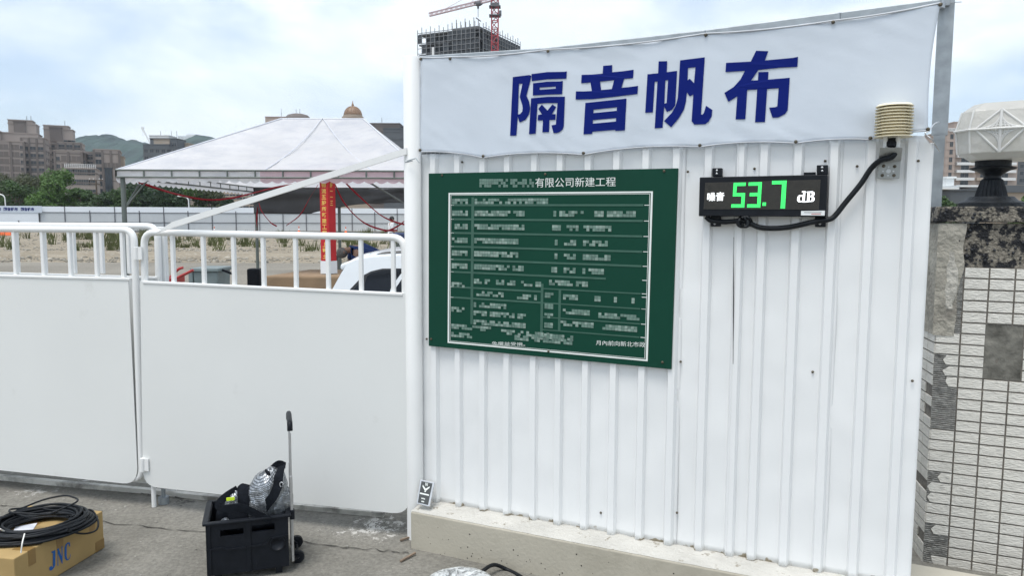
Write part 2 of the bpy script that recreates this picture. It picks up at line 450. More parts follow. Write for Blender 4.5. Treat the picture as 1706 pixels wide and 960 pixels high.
# ------------------------------------------------------------------ ground
def ground_mat(name, c1, c2, c3, scale, bump, pebble=None, spills=None):
    m = bpy.data.materials.new(name); m.use_nodes = True
    N, L = m.node_tree.nodes, m.node_tree.links
    b = N['Principled BSDF']; b.inputs['Roughness'].default_value = 0.92
    b.inputs['Specular IOR Level'].default_value = 0.25
    t = N.new('ShaderNodeTexCoord')
    def noise_(s, d=8, ro=0.6):
        n = N.new('ShaderNodeTexNoise'); n.inputs['Scale'].default_value = s; n.inputs['Detail'].default_value = d
        n.inputs['Roughness'].default_value = ro
        L.new(t.outputs['Object'], n.inputs['Vector']); return n
    def ramp(src, stops):
        r = N.new('ShaderNodeValToRGB')
        while len(r.color_ramp.elements) < len(stops): r.color_ramp.elements.new(0.5)
        for e, (p, c) in zip(r.color_ramp.elements, stops): e.position = p; e.color = (*c, 1)
        L.new(src, r.inputs['Fac']); return r.outputs['Color']
    def mixc(f, a, c):
        x = N.new('ShaderNodeMix'); x.data_type = 'RGBA'; L.new(f, x.inputs[0])
        if isinstance(a, tuple): x.inputs[6].default_value = (*a, 1)
        else: L.new(a, x.inputs[6])
        if isinstance(c, tuple): x.inputs[7].default_value = (*c, 1)
        else: L.new(c, x.inputs[7])
        return x.outputs[2]
    col = ramp(noise_(scale, 10, 0.62).outputs['Fac'], [(0.25, c1), (0.5, c2), (0.75, c3)])
    fine = ramp(noise_(scale * 40, 4).outputs['Fac'], [(0.3, (0.72,) * 3), (0.7, (1.2,) * 3)])
    mu = N.new('ShaderNodeMix'); mu.data_type = 'RGBA'; mu.blend_type = 'MULTIPLY'; mu.inputs[0].default_value = 1
    L.new(col, mu.inputs[6]); L.new(fine, mu.inputs[7]); col = mu.outputs[2]
    if pebble:
        f = ramp(noise_(pebble[0], 3).outputs['Fac'], [(0.60, (0, 0, 0)), (0.68, (1, 1, 1))])
        col = mixc(f, col, pebble[1])
    if spills:
        for (x, y, rad, c, thr) in spills:
            mpn = N.new('ShaderNodeVectorMath'); mpn.operation = 'DISTANCE'
            L.new(t.outputs['Object'], mpn.inputs[0]); mpn.inputs[1].default_value = (x, y, 0)
            dv = N.new('ShaderNodeMath'); dv.operation = 'DIVIDE'; L.new(mpn.outputs['Value'], dv.inputs[0]); dv.inputs[1].default_value = rad
            nn = noise_(14, 10, 0.75)
            ad = N.new('ShaderNodeMath'); ad.operation = 'SUBTRACT'; L.new(nn.outputs['Fac'], ad.inputs[0])
            ml = N.new('ShaderNodeMath'); ml.operation = 'MULTIPLY'; L.new(dv.outputs[0], ml.inputs[0]); ml.inputs[1].default_value = 0.3
            L.new(ml.outputs[0], ad.inputs[1])
            f = ramp(ad.outputs[0], [(thr, (0, 0, 0)), (thr + 0.06, (1, 1, 1))])
            col = mixc(f, col, c)
    L.new(col, b.inputs['Base Color'])
    bp = N.new('ShaderNodeBump'); bp.inputs['Strength'].default_value = bump; bp.inputs['Distance'].default_value = 0.02
    L.new(noise_(scale * 25, 8, 0.7).outputs['Fac'], bp.inputs['Height']); L.new(bp.outputs['Normal'], b.inputs['Normal'])
    return m

sp1, sp2, sp3, sp4 = gp(625, 882), gp(60, 822), gp(150, 806), gp(300, 838)
M['apron'] = ground_mat('worn_concrete', (0.135, 0.129, 0.113), (0.205, 0.197, 0.174), (0.28, 0.268, 0.237), 1.5, 0.6,
                        spills=[(sp1.x, sp1.y, 0.34, (0.52, 0.505, 0.47), 0.40), (sp2.x, sp2.y, 0.35, (0.5, 0.49, 0.46), 0.47),
                                (sp3.x, sp3.y, 0.3, (0.52, 0.51, 0.48), 0.47), (sp4.x, sp4.y, 0.28, (0.09, 0.088, 0.08), 0.44)])
M['dirt_or_shade'] = ground_mat('site_dirt', (0.18, 0.152, 0.112), (0.255, 0.218, 0.163), (0.34, 0.30, 0.235), 0.35, 1.0, pebble=(5.0, (0.40, 0.375, 0.33)))
M['yard'] = ground_mat('yard_concrete', (0.17, 0.155, 0.13), (0.22, 0.203, 0.172), (0.27, 0.25, 0.212), 0.35, 0.5)

g = MB(); g.add([(-6000, -60, 0), (6000, -60, 0), (6000, 9000, 0), (-6000, 9000, 0)], [(0, 1, 2, 3)])
kind(g.build('ground', M['dirt_or_shade']), 'structure')
g = MB(); g.add([(-60, 5.2, 0.004), (40, 5.2, 0.004), (40, 29, 0.004), (-60, 27, 0.004)], [(0, 1, 2, 3)])
kind(g.build('yard_pavement', M['yard']), 'structure')
g = MB(); g.add([(-30, -20, 0.008), (20, -20, 0.008), (20, 5.0, 0.008), (-30, 9.0, 0.008)], [(0, 1, 2, 3)])
kind(g.build('pavement', M['apron']), 'structure')
# dirt berm and the dark haul road along the far hoarding
def berm(u, v):
    x = -70 + 110 * u; y = 30.5 + 7 * v
    return Vector((x, y, -0.02 + (0.20 * math.sin(math.pi * v)) * (0.5 + 0.9 * abs(noise.noise(Vector((x * 0.25, y * 0.4, 1))))) + 0.05 * noise.noise(Vector((x, y * 1.5, 5)))))
g = MB(); g.grid(berm, 160, 14); kind(g.build('sand_terrain', M['dirt_or_shade']), 'structure')
M['haul'] = ground_mat('haul_road', (0.06, 0.06, 0.06), (0.08, 0.08, 0.078), (0.11, 0.108, 0.10), 0.2, 0.4)
g = MB(); g.add([(-110, 88, 0.01), (60, 88, 0.01), (60, 102, 0.01), (-110, 102, 0.01)], [(0, 1, 2, 3)])
kind(g.build('haul_road', M['haul']), 'structure')

# wooded hills
def hill(name, x0, x1, y, h, seed, dep):
    def f(u, v):
        x = x0 + (x1 - x0) * u
        prof = (math.sin(math.pi * min(1, max(0, u)))) ** 0.7
        n = noise.noise(Vector((u * 5 + seed, v * 2, seed))) * 0.22 + noise.noise(Vector((u * 40, v * 12, seed))) * 0.03 + noise.noise(Vector((u * 110, v * 30, seed))) * 0.015
        return Vector((x, y + dep * (v - 0.5), max(-5, h * prof * (1 + n) * math.sin(math.pi * v) ** 0.8)))
    m = MB(); m.grid(f, 260, 30)
    kind(m.build(name, M['hill']), 'structure')
def ridge(name, sky_, y, dep, seed):
    P = [yp(u, v, y) for u, v in sky_]
    def f(u, v):
        k = u * (len(P) - 1); i = min(len(P) - 2, int(k)); t = k - i; t = t * t * (3 - 2 * t)
        p = P[i].lerp(P[i + 1], t)
        n = noise.noise(Vector((u * 60, v * 9, seed))) * .035 + noise.noise(Vector((u * 190, v * 40, seed))) * .022 + noise.noise(Vector((u * 25, v * 5, seed))) * .05
        return Vector((p.x, y + dep * (v - .5), max(-5, p.z * (1 + n) * (1 - abs(2 * v - 1) ** 1.6))))
    m = MB(); m.grid(f, 420, 40)
    kind(m.build(name, M['hill']), 'structure')
ridge('hills', [(-500, 250), (-300, 240), (-100, 236), (60, 246), (128, 240), (150, 231), (170, 227), (186, 229), (200, 236), (226, 238), (262, 240), (300, 237), (330, 231), (358, 230), (420, 238), (520, 236), (640, 240), (760, 262)], 1900, 900, 3.3)

# white spatter-proof metal strip lying along the foot of the gate
pts = [gp(u, v, 0.02) for u, v in [(-260, 772), (0, 796), (131, 809), (249, 819), (361, 831), (492, 844), (640, 858)]]
m = MB()
for a, b_ in zip(pts, pts[1:]): m.bar(a, b_, 0.035, 0.03)
M['track'] = mat('scuffed_track_steel', (0.60, 0.58, 0.53), 0.6, 0.2, 7, 0.1, 30, dirt_or_shade=(0.2, 0.19, 0.17), dscale=5, dlo=0.5, dhi=0.65)
tag(m.build('ground_track', M['track']), 'long thin pale steel track lying on the ground along the foot of the gate', 'track')

# ------------------------------------------------------------------ gate
def rounded(c, rad, n=6):
    """closed rounded loop through four corners"""
    out = []
    k = len(c)
    for i in range(k):
        p, a, b_ = c[i], c[i - 1], c[(i + 1) % k]
        d1, d2 = (a - p).normalized(), (b_ - p).normalized()
        s, e = p + d1 * rad, p + d2 * rad
        for j in range(n + 1):
            t = j / n
            out.append(s.lerp(p, t).lerp(p.lerp(e, t), t))
    return out
GR = 0.0185
def gate_leaf(corners, panel_top, pickets, off, label, pick_w=0.0215, trim=False):
    tl, tr, br, bl = [gg(u, v, off) for u, v in corners]
    base = gg((corners[2][0] + corners[3][0]) / 2, (corners[2][1] + corners[3][1]) / 2, off)
    t = thing('gate_leaf', Vector((base.x, base.y, 0)), label, 'gate', 'white gate leaves')
    m = MB(); m.tube(rounded([tl, tr, br, bl], 0.07), GR, 14, closed=True); m.build('frame', M['white_paint'], t)
    pl, pr = gg(*panel_top[0], off), gg(*panel_top[1], off)
    rin = -0.014 if trim else 0.016
    ex = lambda p, sx: p + GD * (sx) - Z * 0.024
    c4 = [tl, tr, br + GD * rin - Z * 0.024, bl - GD * 0.018 - Z * 0.024]
    rb = [Vector(p) for p in rounded(c4, 0.10)]
    k = len(rb) // 4
    low = rb[2 * k:4 * k]          # right-bottom then left-bottom corner arcs
    poly = [pl - GD * 0.018, pr + GD * rin] + low
    m = MB(); m.prism([p + GN * (GR + 0.004) for p in poly], GN * -0.004)
    lip = MB()
    m.build('panel', M['gate_panel'], t)
    m = MB(); m.bar(pl + GN * 0.013 - Z * .006, pr + GN * 0.013 - Z * .006, 0.030, 0.014); m.build('panel_rail', M['white_paint'], t, bevel=0.003)
    for u, vt, vb in pickets:
        a, b_ = gg(u, vt, off), gg(u, vb, off)
        b_ = Vector((a.x, a.y, b_.z))
        m = MB(); m.bar(a, b_, pick_w, pick_w, up=GN); m.build('picket', M['white_paint'], t, bevel=0.004)
    return t
rp_y = lambda u: 386 + 0.0215 * (u - 287)
pp_y = lambda u: 467 + 0.049 * (u - 243)
right = gate_leaf([(240, 387), (674, 396), (681, 848), (247, 802)], [(243, 468), (674, 488)],
    [(u, rp_y(u), pp_y(u) + 3) for u in (287, 338, 388.5, 438, 492, 546, 601, 655)], 0.0,
    'wide white gate leaf between hinge line and post, its bottom behind the black crate trolley')
m = MB(); p = gg(255, 800, 0.0); m.tube([Vector((p.x, p.y, 0.01)), Vector((p.x, p.y, p.z + 0.02))], 0.0125, 10)
m.build('drop_bolt', M['white_paint'], right)
m = MB(); p = gg(272, 812, -0.06); m.tube([Vector((p.x, p.y, 0.01)), p], 0.012, 8); m.tube([Vector((p.x, p.y, 0.01)), Vector((p.x, p.y, 0.05))], 0.03, 8)
m.build('caster', M['galv'], right)
left = gate_leaf([(-420, 379), (223, 383), (237, 800), (-420, 731)], [(-420, 447), (222, 463)],
    [(u, 382, 458 + 0.03 * u) for u in (-310, -263, -215, -168, -120, -72, -24, 23, 70, 115, 159, 203)], 0.0,
    'white gate leaf running out past the cable coil box, nearer the apartment blocks', trim=True)
for par, (y0, y1, x) in ((left, (412, 432, 227)), (left, (764, 786, 238))):
    m = MB(); m.tube([gg(x, y0, 0.03), gg(x, y1, 0.03)], 0.014, 10)
    m.cbox(gg(x + 5, (y0 + y1) / 2, 0.03), GD * 0.018, GN * 0.004, Z * 0.035); m.build('hinge', M['white_paint'], par)
rear = gate_leaf([(-420, 372), (262, 377), (275, 800), (-420, 731)], [(-420, 442), (266, 461)],
    [(u, 376, 456) for u in (-300, -255, -210, -165, -112, -66, -20, 26, 72, 121, 168, 213)], -0.16,
    'second white gate leaf folded flat behind the one beside the cable coil box')
a, b_ = gg(270, 378, -0.2), gg(272, 790, -0.2)
m = MB(); m.bar(Vector((a.x, a.y, 0)), a, 0.042, 0.042); o = m.build('gate_post', M['white_paint'], bevel=0.004)
tag(o, 'slim square white post standing just behind the gate hinge line', 'post')
m = MB(); m.prism([gg(259, 388.5, .045), gg(677, 257, .045), gg(677, 246, .045), gg(286, 370, .045)], GN * -0.012)
m.build('brace', M['white_paint'], right, label='flat white diagonal brace bar rising from the top rail to the round post')

# ------------------------------------------------------------------ round post at the end of the metal wall
pt, pb = wp(691, 94, 0.03), wp(692, 846, 0.03)
post = thing('steel_post', Vector((pb.x, pb.y, 0)), 'round white steel post between the gate and the ribbed wall', 'post')
PX = Vector((pb.x, pb.y, 0))
m = MB(); m.lathe(PX, [(0.043, 0.0), (0.043, pt.z - 0.004), (0.040, pt.z)], 28); m.build('tube', M['white_paint'], post, sharp=40)
q = wp(684, 268, 0.09)
m = MB(); m.tube([q + WD * -0.02, q + WD * 0.03 + Z * 0.012, q + WD * 0.05 + Z * -0.01], 0.003, 6)
m.tube([q + WD * -0.03 - Z * .006, q + WD * 0.01], 0.003, 6); m.build('wire_tie', M['galv'], post)

# ------------------------------------------------------------------ concrete footing under the wall
c0 = gp(684, 917)
SL = ws(c0)
LH = wp(684.6, 851, 0.15).z
SR = 3.4
f_ = MB()
def foot_top(s): return 0
f_.hexa(W(SL, 0.0, 0.15), WD * (SR - SL), WN * -0.42, Z * (LH - 0.008))
foot = f_.build('concrete_footing', M['concrete_footing'], bevel=0.006)
tag(foot, 'low beige concrete footing wall carrying the ribbed metal sheets', 'footing')
M['ledge'] = mat('chipped_white_paint', (0.50, 0.49, 0.455), 0.85, 0.10, 8, 0.6, 40, spec=0.1, dirt_or_shade=(0.27, 0.245, 0.20), dscale=16, dlo=0.60, dhi=0.66)
def ledge(u, v):
    s = SL + (SR - SL) * u
    o = 0.146 - 0.005 * abs(noise.noise(Vector((s * 9, 3, 0)))) - 0.165 * v
    return W(s, LH - 0.0065 + (0.005 * abs(noise.noise(Vector((s * 12, v * 4, 2)))) + 0.012 * v) * min(1, v * 4 + .1), o)
m = MB(); m.grid(ledge, 240, 5); m.build('ledge_paint', M['ledge'], foot)
# crumbling edge pits
m = MB()
for i in range(90):
    s = SL + 0.05 + random.random() * 2.3; z = 0.01 + random.random() * (LH - 0.05); r_ = random.uniform(0.0015, 0.004)
    m.lathe(W(s, z, 0.1505), [(r_, 0), (r_ * .6, 0.0006)], 7, axis=WN)
M['pit'] = mat('pit_dark', (0.05, 0.047, 0.04), 0.95, 0.2, 30)
kind(m.build('pits', M['pit'], foot), 'stuff')

# ------------------------------------------------------------------ ribbed metal wall
ZB = LH + 0.004
ZT = wp(1540, 226).z
rib_px = [720.6, 759, 799, 838, 881, 922, 966, 1011, 1057, 1105, 1155, 1205.5, 1242, 1295, 1351, 1409, 1471]
ribs = [ws(wp(u, 840 + 0.184 * (u - 736))) for u in rib_px]
S_L = ws(wp(700, 600)); S_R = ws(wp(1537, 600))
seams = [S_L] + [ws(wp(u, 600)) for u in (896, 1130, 1222, 1385)] + [S_R]
wall = thing('metal_wall', W(S_L, 0, 0), 'white ribbed sheet metal wall carrying the green board and the noise display', 'wall')
def profile(s):
    o = 0.0
    for r_ in ribs:
        d = s - r_
        if 0 <= d <= 0.046:
            o = min(1.0, d / 0.008, (0.046 - d) / 0.010) * 0.021
    return o
M['sheet_rust'] = M['sheet']
def sheetmat():
    m = mat('white_sheet_steel', (0.765, 0.775, 0.775), 0.30, 0.03, 1.6, 0.05, 6, stretch=(1, 1, 0.4))
    N, L = m.node_tree.nodes, m.node_tree.links
    b = N['Principled BSDF']
    src = b.inputs['Base Color'].links[0].from_socket
    t = N.new('ShaderNodeTexCoord'); sx = N.new('ShaderNodeSeparateXYZ'); L.new(t.outputs['Object'], sx.inputs[0])
    n = N.new('ShaderNodeTexNoise'); n.inputs['Scale'].default_value = 16; n.inputs['Detail'].default_value = 8
    L.new(t.outputs['Object'], n.inputs['Vector'])
    # worn paint along the foot of the sheet: bare tan sealant where the noise is high and the height low
    mr = N.new('ShaderNodeMapRange'); mr.inputs[1].default_value = ZB; mr.inputs[2].default_value = ZB + 0.06
    mr.inputs[3].default_value = 0.16; mr.inputs[4].default_value = -0.3
    L.new(sx.outputs['Z'], mr.inputs[0])
    ad = N.new('ShaderNodeMath'); ad.operation = 'ADD'; L.new(n.outputs['Fac'], ad.inputs[0]); L.new(mr.outputs[0], ad.inputs[1])
    r = N.new('ShaderNodeValToRGB'); r.color_ramp.elements[0].position = 0.66; r.color_ramp.elements[1].position = 0.70
    L.new(ad.outputs[0], r.inputs['Fac'])
    x = N.new('ShaderNodeMix'); x.data_type = 'RGBA'; L.new(r.outputs['Color'], x.inputs[0]); L.new(src, x.inputs[6])
    x.inputs[7].default_value = (0.36, 0.31, 0.23, 1)
    L.new(x.outputs[2], b.inputs['Base Color'])
    return m
M['sheet'] = sheetmat()
for k in range(5):
    s0, s1 = seams[k], seams[k + 1] + (0.012 if k < 4 else 0)
    ss = {s0, s1}
    for r_ in ribs:
        for d in (0, 0.009, 0.018, 0.027, 0.036, 0.046):
            if s0 < r_ + d < s1: ss.add(r_ + d)
    q = s0
    while q < s1:
        if all(abs(q - x) > 0.008 for x in ss): ss.add(q)
        q += 0.022
    ss = sorted(ss); nz_ = 64
    base_off = 0.003 * (k % 2)
    vs = []
    for j in range(nz_ + 1):
        z = ZB + (ZT - ZB) * j / nz_
        for s in ss:
            fl = 1.0 if profile(s) < .001 else .25
            w = noise.noise(Vector((s * 5, z * 3.2, 7 + k))) * 0.0042 * fl + noise.noise(Vector((s * 16, z * 9, k))) * 0.0024 * fl
            if k == 4 and s > s1 - 0.12:      # loose bent end of the last sheet
                w += 0.010 * noise.noise(Vector((z * 3.0, 1.3, 2))) * (s - s1 + 0.12) / 0.12
            zz = z
            if j == nz_: zz += 0.006 * noise.noise(Vector((s * 6, 0, 4))) - (0.03 if s > s1 - 0.03 and k == 4 else 0)
            if j == 0: zz += 0.004 * noise.noise(Vector((s * 20, 0, 4)))
            vs.append(W(s, zz, profile(s) + base_off + w))
    nn = len(ss)
    fs = [(j * nn + i, j * nn + i + 1, (j + 1) * nn + i + 1, (j + 1) * nn + i) for j in range(nz_) for i in range(nn - 1)]
    m = MB(); m.add(vs, fs, True)
    m.build('sheet', M['sheet'], wall, sharp=28, solid=0.001)
# torn seam, a dark slit with a lifted lip
m = MB()
sl = []
for y in range(395, 606, 10):
    a = wp(1224 - (y - 395) * 0.005 , y, 0.0); a = a + WN * (max(profile(ws(a) - .003), profile(ws(a) + .003)) + .0065)
    sl.append((a, 0.0008 + 0.0013 * math.sin((y - 395) / 210 * math.pi) ** 2))
for (a, w1), (b_, w2) in zip(sl, sl[1:]):
    m.add([a - WD * w1, a + WD * w1, b_ + WD * w2, b_ - WD * w2], [(0, 3, 2, 1)], False)
M['slit'] = mat('open_seam_dark', (0.02, 0.02, 0.02), 0.9, 0.1, 10)
m.build('torn_seam', M['slit'], wall)
# sheet screws
def screw(p, parent, r_=0.0055):
    m = MB(); m.lathe(p, [(r_, 0), (r_, 0.002), (r_ * 0.75, 0.004)], 8, axis=WN)
    m.lathe(p + WN * 0.0035, [(r_ * .62, 0), (r_ * .55, 0.004)], 6, axis=WN)
    return m.build('screw', M['screw'], parent)
for u, v in [(1134, 603), (1228, 610), (1354, 620), (1520, 635), (1146, 286), (1257, 281), (1428, 277), (1530, 268),
             (711, 565), (770, 270), (1375, 268), (1128, 855), (1001, 855)]:
    screw(wp(u, v, 0.006), wall)
# rear frame: top rail, rails and posts holding sheets and banner
ZR = wp(704, 90, 0).z
m = MB()
RL_ = [wp(u, v, -0.01) for u, v in [(700, 100), (913, 87), (1176, 58), (1400, 29), (1566, 8)]]
for p_, q_ in zip(RL_, RL_[1:]): m.bar(p_, q_, 0.036, 0.036)
m.build('top_rail', M['galv'], wall, bevel=0.004)
m = MB()
for z in (0.6, 1.25, ZT - 0.05): m.bar(W(S_L, z, -0.035), W(S_R, z, -0.035), 0.04, 0.04)
m.build('cross_rail', M['galv'], wall)
for s in (S_L + 0.6, S_L + 1.25):
    m = MB(); m.bar(W(s, LH, -0.085), W(s, ZR - 0.05, -0.085), 0.045, 0.045); m.build('back_post', M['galv'], wall)
# grey angle post at the right end
a, b_ = wp(1571, -8, -0.97), wp(1561, 300, -0.97)
gpst = thing('angle_post', Vector((b_.x, b_.y, 0)), 'grey galvanised steel post at the right end of the banner', 'post')
for z0, z1, w_ in ((0, wp(1560, 222, -0.97).z, 0.050), (wp(1560, 222, -0.97).z - 0.01, a.z + 0.02, 0.069)):
    m = MB(); m.hexa(Vector((b_.x, b_.y, z0)) - WD * (w_ / 2), WD * w_, WN * -0.006, Z * (z1 - z0))
    m.hexa(Vector((b_.x, b_.y, z0)) + WD * (w_ / 2) - WN * 0.006, WD * -0.006, WN * -0.04, Z * (z1 - z0)); m.build('angle', M['galv'], gpst)
m = MB(); m.bar(wp(1560, 4, -0.01), wp(1569, 8, -0.95), .03, .03); m.build('tie_bar', M['galv'], gpst)
m = MB(); q = wp(1574, 4, -0.96); m.cbox(q, WD * 0.02, WN * 0.01, Z * 0.015)
m.tube([q, q + WD * 0.07 - Z * .004], 0.002, 6); m.build('bolt', M['galv'], gpst)

# ------------------------------------------------------------------ banner with the four characters
BO = 0.034
top_e = [(701, 94), (750, 93.5), (913, 81), (1176, 54), (1388, 32.5), (1567, 3)]
bot_e = [(700, 254), (805, 264), (972, 259), (1166, 246), (1326, 240), (1450, 234), (1546, 219)]
def edge(pts, sag, n, sgn):
    out = []
    P = [wp(u, v, BO) for u, v in pts]
    S_ = [ws(p) for p in P]
    for i in range(n + 1):
        s = S_[0] + (S_[-1] - S_[0]) * i / n
        k = max(j for j in range(len(P) - 1) if S_[j] <= s + 1e-9)
        t = (s - S_[k]) / (S_[k + 1] - S_[k])
        p = P[k].lerp(P[k + 1], t)
        L_ = S_[k + 1] - S_[k]
        out.append(p + Z * (sgn * sag * L_ * 4 * t * (1 - t)))
    return out
NB = 150
te, be = edge(top_e, 0.016, NB, -1), edge(bot_e, 0.03, NB, 1)
def ban(u, v):
    i = min(NB, int(round(u * NB)))
    p = be[i].lerp(te[i], v)
    # hollow at the two ends, fabric ripple, fades to nothing at the lettering
    ed = min(1.0, abs(v - 0.5) * 2)
    rip = 0.006 * noise.noise(Vector((u * 9, v * 2.0, 3))) + 0.0025 * ed ** 3 * math.sin(u * 34 + 3 * noise.noise(Vector((u * 6, 1, 1)))) + 0.004 * abs(noise.noise(Vector((u * 22 + v * 7, v * 3 - u * 5, 8)))) * (0.3 + 0.7 * ed) + 0.003 * noise.noise(Vector((u * 30 + v * 10, v * 6, 1))) * ed
    pull = 0
    if u > 0.985: pull = (u - 0.985) / 0.015
    return p + WN * rip * (0.35 + 0.65 * ed) - WD * pull * 0.012 * math.sin(math.pi * v) + WD * (1 - min(1, u / 0.01)) * 0.003 * math.sin(math.pi * v)
m = MB(); m.grid(ban, NB, 30)
bn_root = thing('banner', Vector((W(S_L, 0, BO).x, W(S_L, 0, BO).y, 0)), 'long white canvas banner with four big navy characters above the ribbed wall', 'banner')
m.build('canvas', M['banner'], bn_root, solid=0.0008)
m = MB(); m.tube([p + WN * 0.004 - Z * 0.004 for p in te], 0.0035, 6); m.tube([p + WN * 0.003 + Z * 0.003 for p in be], 0.0028, 6)
M['hem'] = mat('banner_hem', (0.5, 0.52, 0.55), 0.6, 0.06, 10)
m.build('hem', M['hem'], bn_root)
for u, v in top_e[:] + bot_e:
    m = MB(); p = wp(u, v + (4 if v < 120 else -4), BO + 0.004)
    m.lathe(p, [(0.007, 0), (0.007, 0.003), (0.004, 0.005)], 10, axis=WN); m.build('eyelet', M['screw'], bn_root)
from mathutils.geometry import tessellate_polygon
BS0, BS1 = ws(te[0]), ws(te[-1])
def on_banner(u, v):
    p = wp(u, v, BO)
    a = (ws(p) - BS0) / (BS1 - BS0)
    i = min(NB, max(0, int(round(a * NB))))
    t = (p.z - be[i].z) / (te[i].z - be[i].z)
    q = ban(i / NB, t)
    return p + WN * ((q - W0).dot(WN) - BO + 0.003)
def strokes(x0, y0, k, polys, fn, name, material, parent, th=0.0):
    """lettering traced piece by piece: each piece is an outline and its counters"""
    m = MB()
    for loops in polys:
        flat = [p for l in loops for p in l]
        tris = tessellate_polygon([[Vector((x, y, 0)) for x, y in l] for l in loops])
        P = [fn(x0 + x / k, y0 + y / k) for x, y in flat]
        m.add(P, [tuple(t) for t in tris], False)
    return m.build(name, material, parent)
for x0, y0, k, polys in [
    (840, 110, 8, [
        [[(119, 145), (340, 118), (368, 130), (300, 395), (335, 470), (350, 560), (335, 645), (290, 715), (210, 752), (185, 675), (168, 925), (85, 930)],
         [(200, 236), (248, 232), (210, 410), (245, 520), (250, 560), (245, 605), (215, 640), (187, 645)]],
        [[(368, 106), (580, 78), (800, 75), (838, 70), (832, 166), (580, 175), (372, 200)]],
        [[(388, 228), (580, 206), (745, 203), (785, 197), (775, 374), (580, 380), (385, 392)], [(476, 286), (690, 272), (690, 300), (476, 315)]],
        [[(362, 428), (580, 408), (812, 406), (796, 800), (780, 845), (740, 878), (700, 893), (660, 892), (632, 788), (690, 778), (714, 492), (580, 492), (448, 502), (424, 900), (334, 908)]],
        [[(458, 570), (505, 512), (580, 592), (645, 510), (695, 545), (640, 640), (690, 640), (684, 714), (606, 718), (600, 880), (512, 882), (520, 722), (450, 724), (455, 652), (508, 642)]]]),
    (950, 100, 8, [
        [[(440, 75), (562, 65), (560, 160), (700, 148), (848, 127), (840, 240), (722, 250), (686, 368), (800, 358), (908, 343), (900, 452), (600, 488), (300, 520), (74, 526), (78, 415), (180, 416), (290, 410), (272, 296), (148, 308), (154, 196), (300, 190), (434, 178)],
         [(400, 285), (588, 266), (556, 385), (414, 398)]],
        [[(203, 570), (753, 512), (731, 936), (605, 945), (605, 930), (300, 955), (296, 985), (180, 990)],
         [(312, 660), (626, 628), (622, 675), (312, 705)], [(306, 800), (616, 772), (612, 818), (303, 846)]]]),
    (1070, 90, 7.68, [
        [[(212, 92), (322, 90), (316, 232), (448, 214), (424, 655), (385, 710), (318, 740), (283, 672), (262, 942), (160, 950), (198, 350), (163, 352), (138, 745), (40, 750), (70, 258), (206, 245)],
         [(298, 338), (333, 330), (314, 625), (285, 634)]],
        [[(487, 80), (802, 40), (754, 770), (770, 776), (790, 755), (818, 660), (900, 716), (888, 800), (852, 865), (808, 898), (670, 902), (634, 858), (655, 515), (610, 540), (572, 488), (562, 600), (535, 710), (470, 820), (372, 936), (280, 856), (380, 750), (430, 660), (456, 560)],
         [(588, 178), (682, 168), (665, 372), (610, 315), (582, 335)]]]),
    (1200, 80, 7.11, [
        [[(425, 30), (570, 36), (528, 145), (860, 115), (922, 102), (914, 222), (700, 232), (452, 258), (366, 382), (446, 380), (452, 282), (572, 280), (566, 372), (824, 350), (800, 735), (770, 780), (690, 822), (620, 825), (580, 704), (650, 700), (676, 690), (692, 474), (556, 484), (530, 876), (412, 878), (438, 488), (320, 495), (298, 842), (182, 845), (202, 570), (98, 636), (50, 530), (160, 460), (240, 370), (292, 268), (62, 284), (70, 174), (362, 158)]]]),
]:
    strokes(x0, y0, k, polys, on_banner, 'character', M['navy'], bn_root)
# broken joint between the two pours of concrete, and hairline cracks
def crack(pts, w, name, seed):
    P = []
    for (a, b_), (c, d) in zip(pts, pts[1:]):
        for k in range(14):
            t = k / 14; P.append(gp(a + (c - a) * t, b_ + (d - b_) * t, .0125))
    m = MB(); vs = []
    for i, p in enumerate(P):
        j = Vector((0, noise.noise(Vector((i * .35, seed, 0))) * .03, 0)); q = max(.0006, w * (.55 + 1.1 * noise.noise(Vector((i * .5, seed, 3)))))
        vs += [p + j - Vector((0, q, 0)), p + j + Vector((0, q, 0))]
    m.add(vs, [(2 * i, 2 * i + 2, 2 * i + 3, 2 * i + 1) for i in range(len(P) - 1)], False)
    kind(m.build(name, M['pit'] if 'pit' in M else M['grout']), 'structure')
crack([(150, 868), (300, 884), (430, 893), (560, 911), (640, 918), (684, 922)], .005, 'pavement_joint', 1.0)
crack([(172, 812), (214, 818), (260, 826), (330, 830)], .004, 'pavement_crack', 5.0)
crack([(0, 842), (90, 850), (178, 852)], .003, 'pavement_crack', 8.0)
# ------------------------------------------------------------------ green notice board
BF = 0.034
def bz(x, y, off=BF): return wp(680 + x / 2.526, 260 + y / 2.526, off)
bd = thing('notice_board', bz(88, 800, 0.02), 'dark green notice board with white ruled frame screwed to the ribbed wall', 'notice board')
quad = [bz(86, 73), bz(1136, 51), bz(1107, 899), bz(86, 800)]
m = MB(); m.slab(quad, WN, 0.012); m.build('panel', M['green_board'], bd, bevel=0.0015)
TLi, TRi, BRi, BLi = (170, 155), (1030, 148), (1008, 865), (166, 787)
def bi(u, v, off):
    """inside the ruled frame: u across, v down"""
    P = [bz(*TLi, off), bz(*TRi, off), bz(*BRi, off), bz(*BLi, off)]
    return P[0].lerp(P[1], u).lerp(P[3].lerp(P[2], u), v)
def rect(m, u0, u1, v0, v1, off):
    m.add([bi(u0, v1, off), bi(u1, v1, off), bi(u1, v0, off), bi(u0, v0, off)], [(0, 1, 2, 3)], False)
o1 = BF + 0.0015
m = MB()
fw, fh = 0.0085, 0.0095
rect(m, 0, 1, 0, fh, o1); rect(m, 0, 1, 1 - fh, 1, o1); rect(m, 0, fw, fh, 1 - fh, o1); rect(m, 1 - fw, 1, fh, 1 - fh, o1)
a, b_ = 0.0125, 0.0150
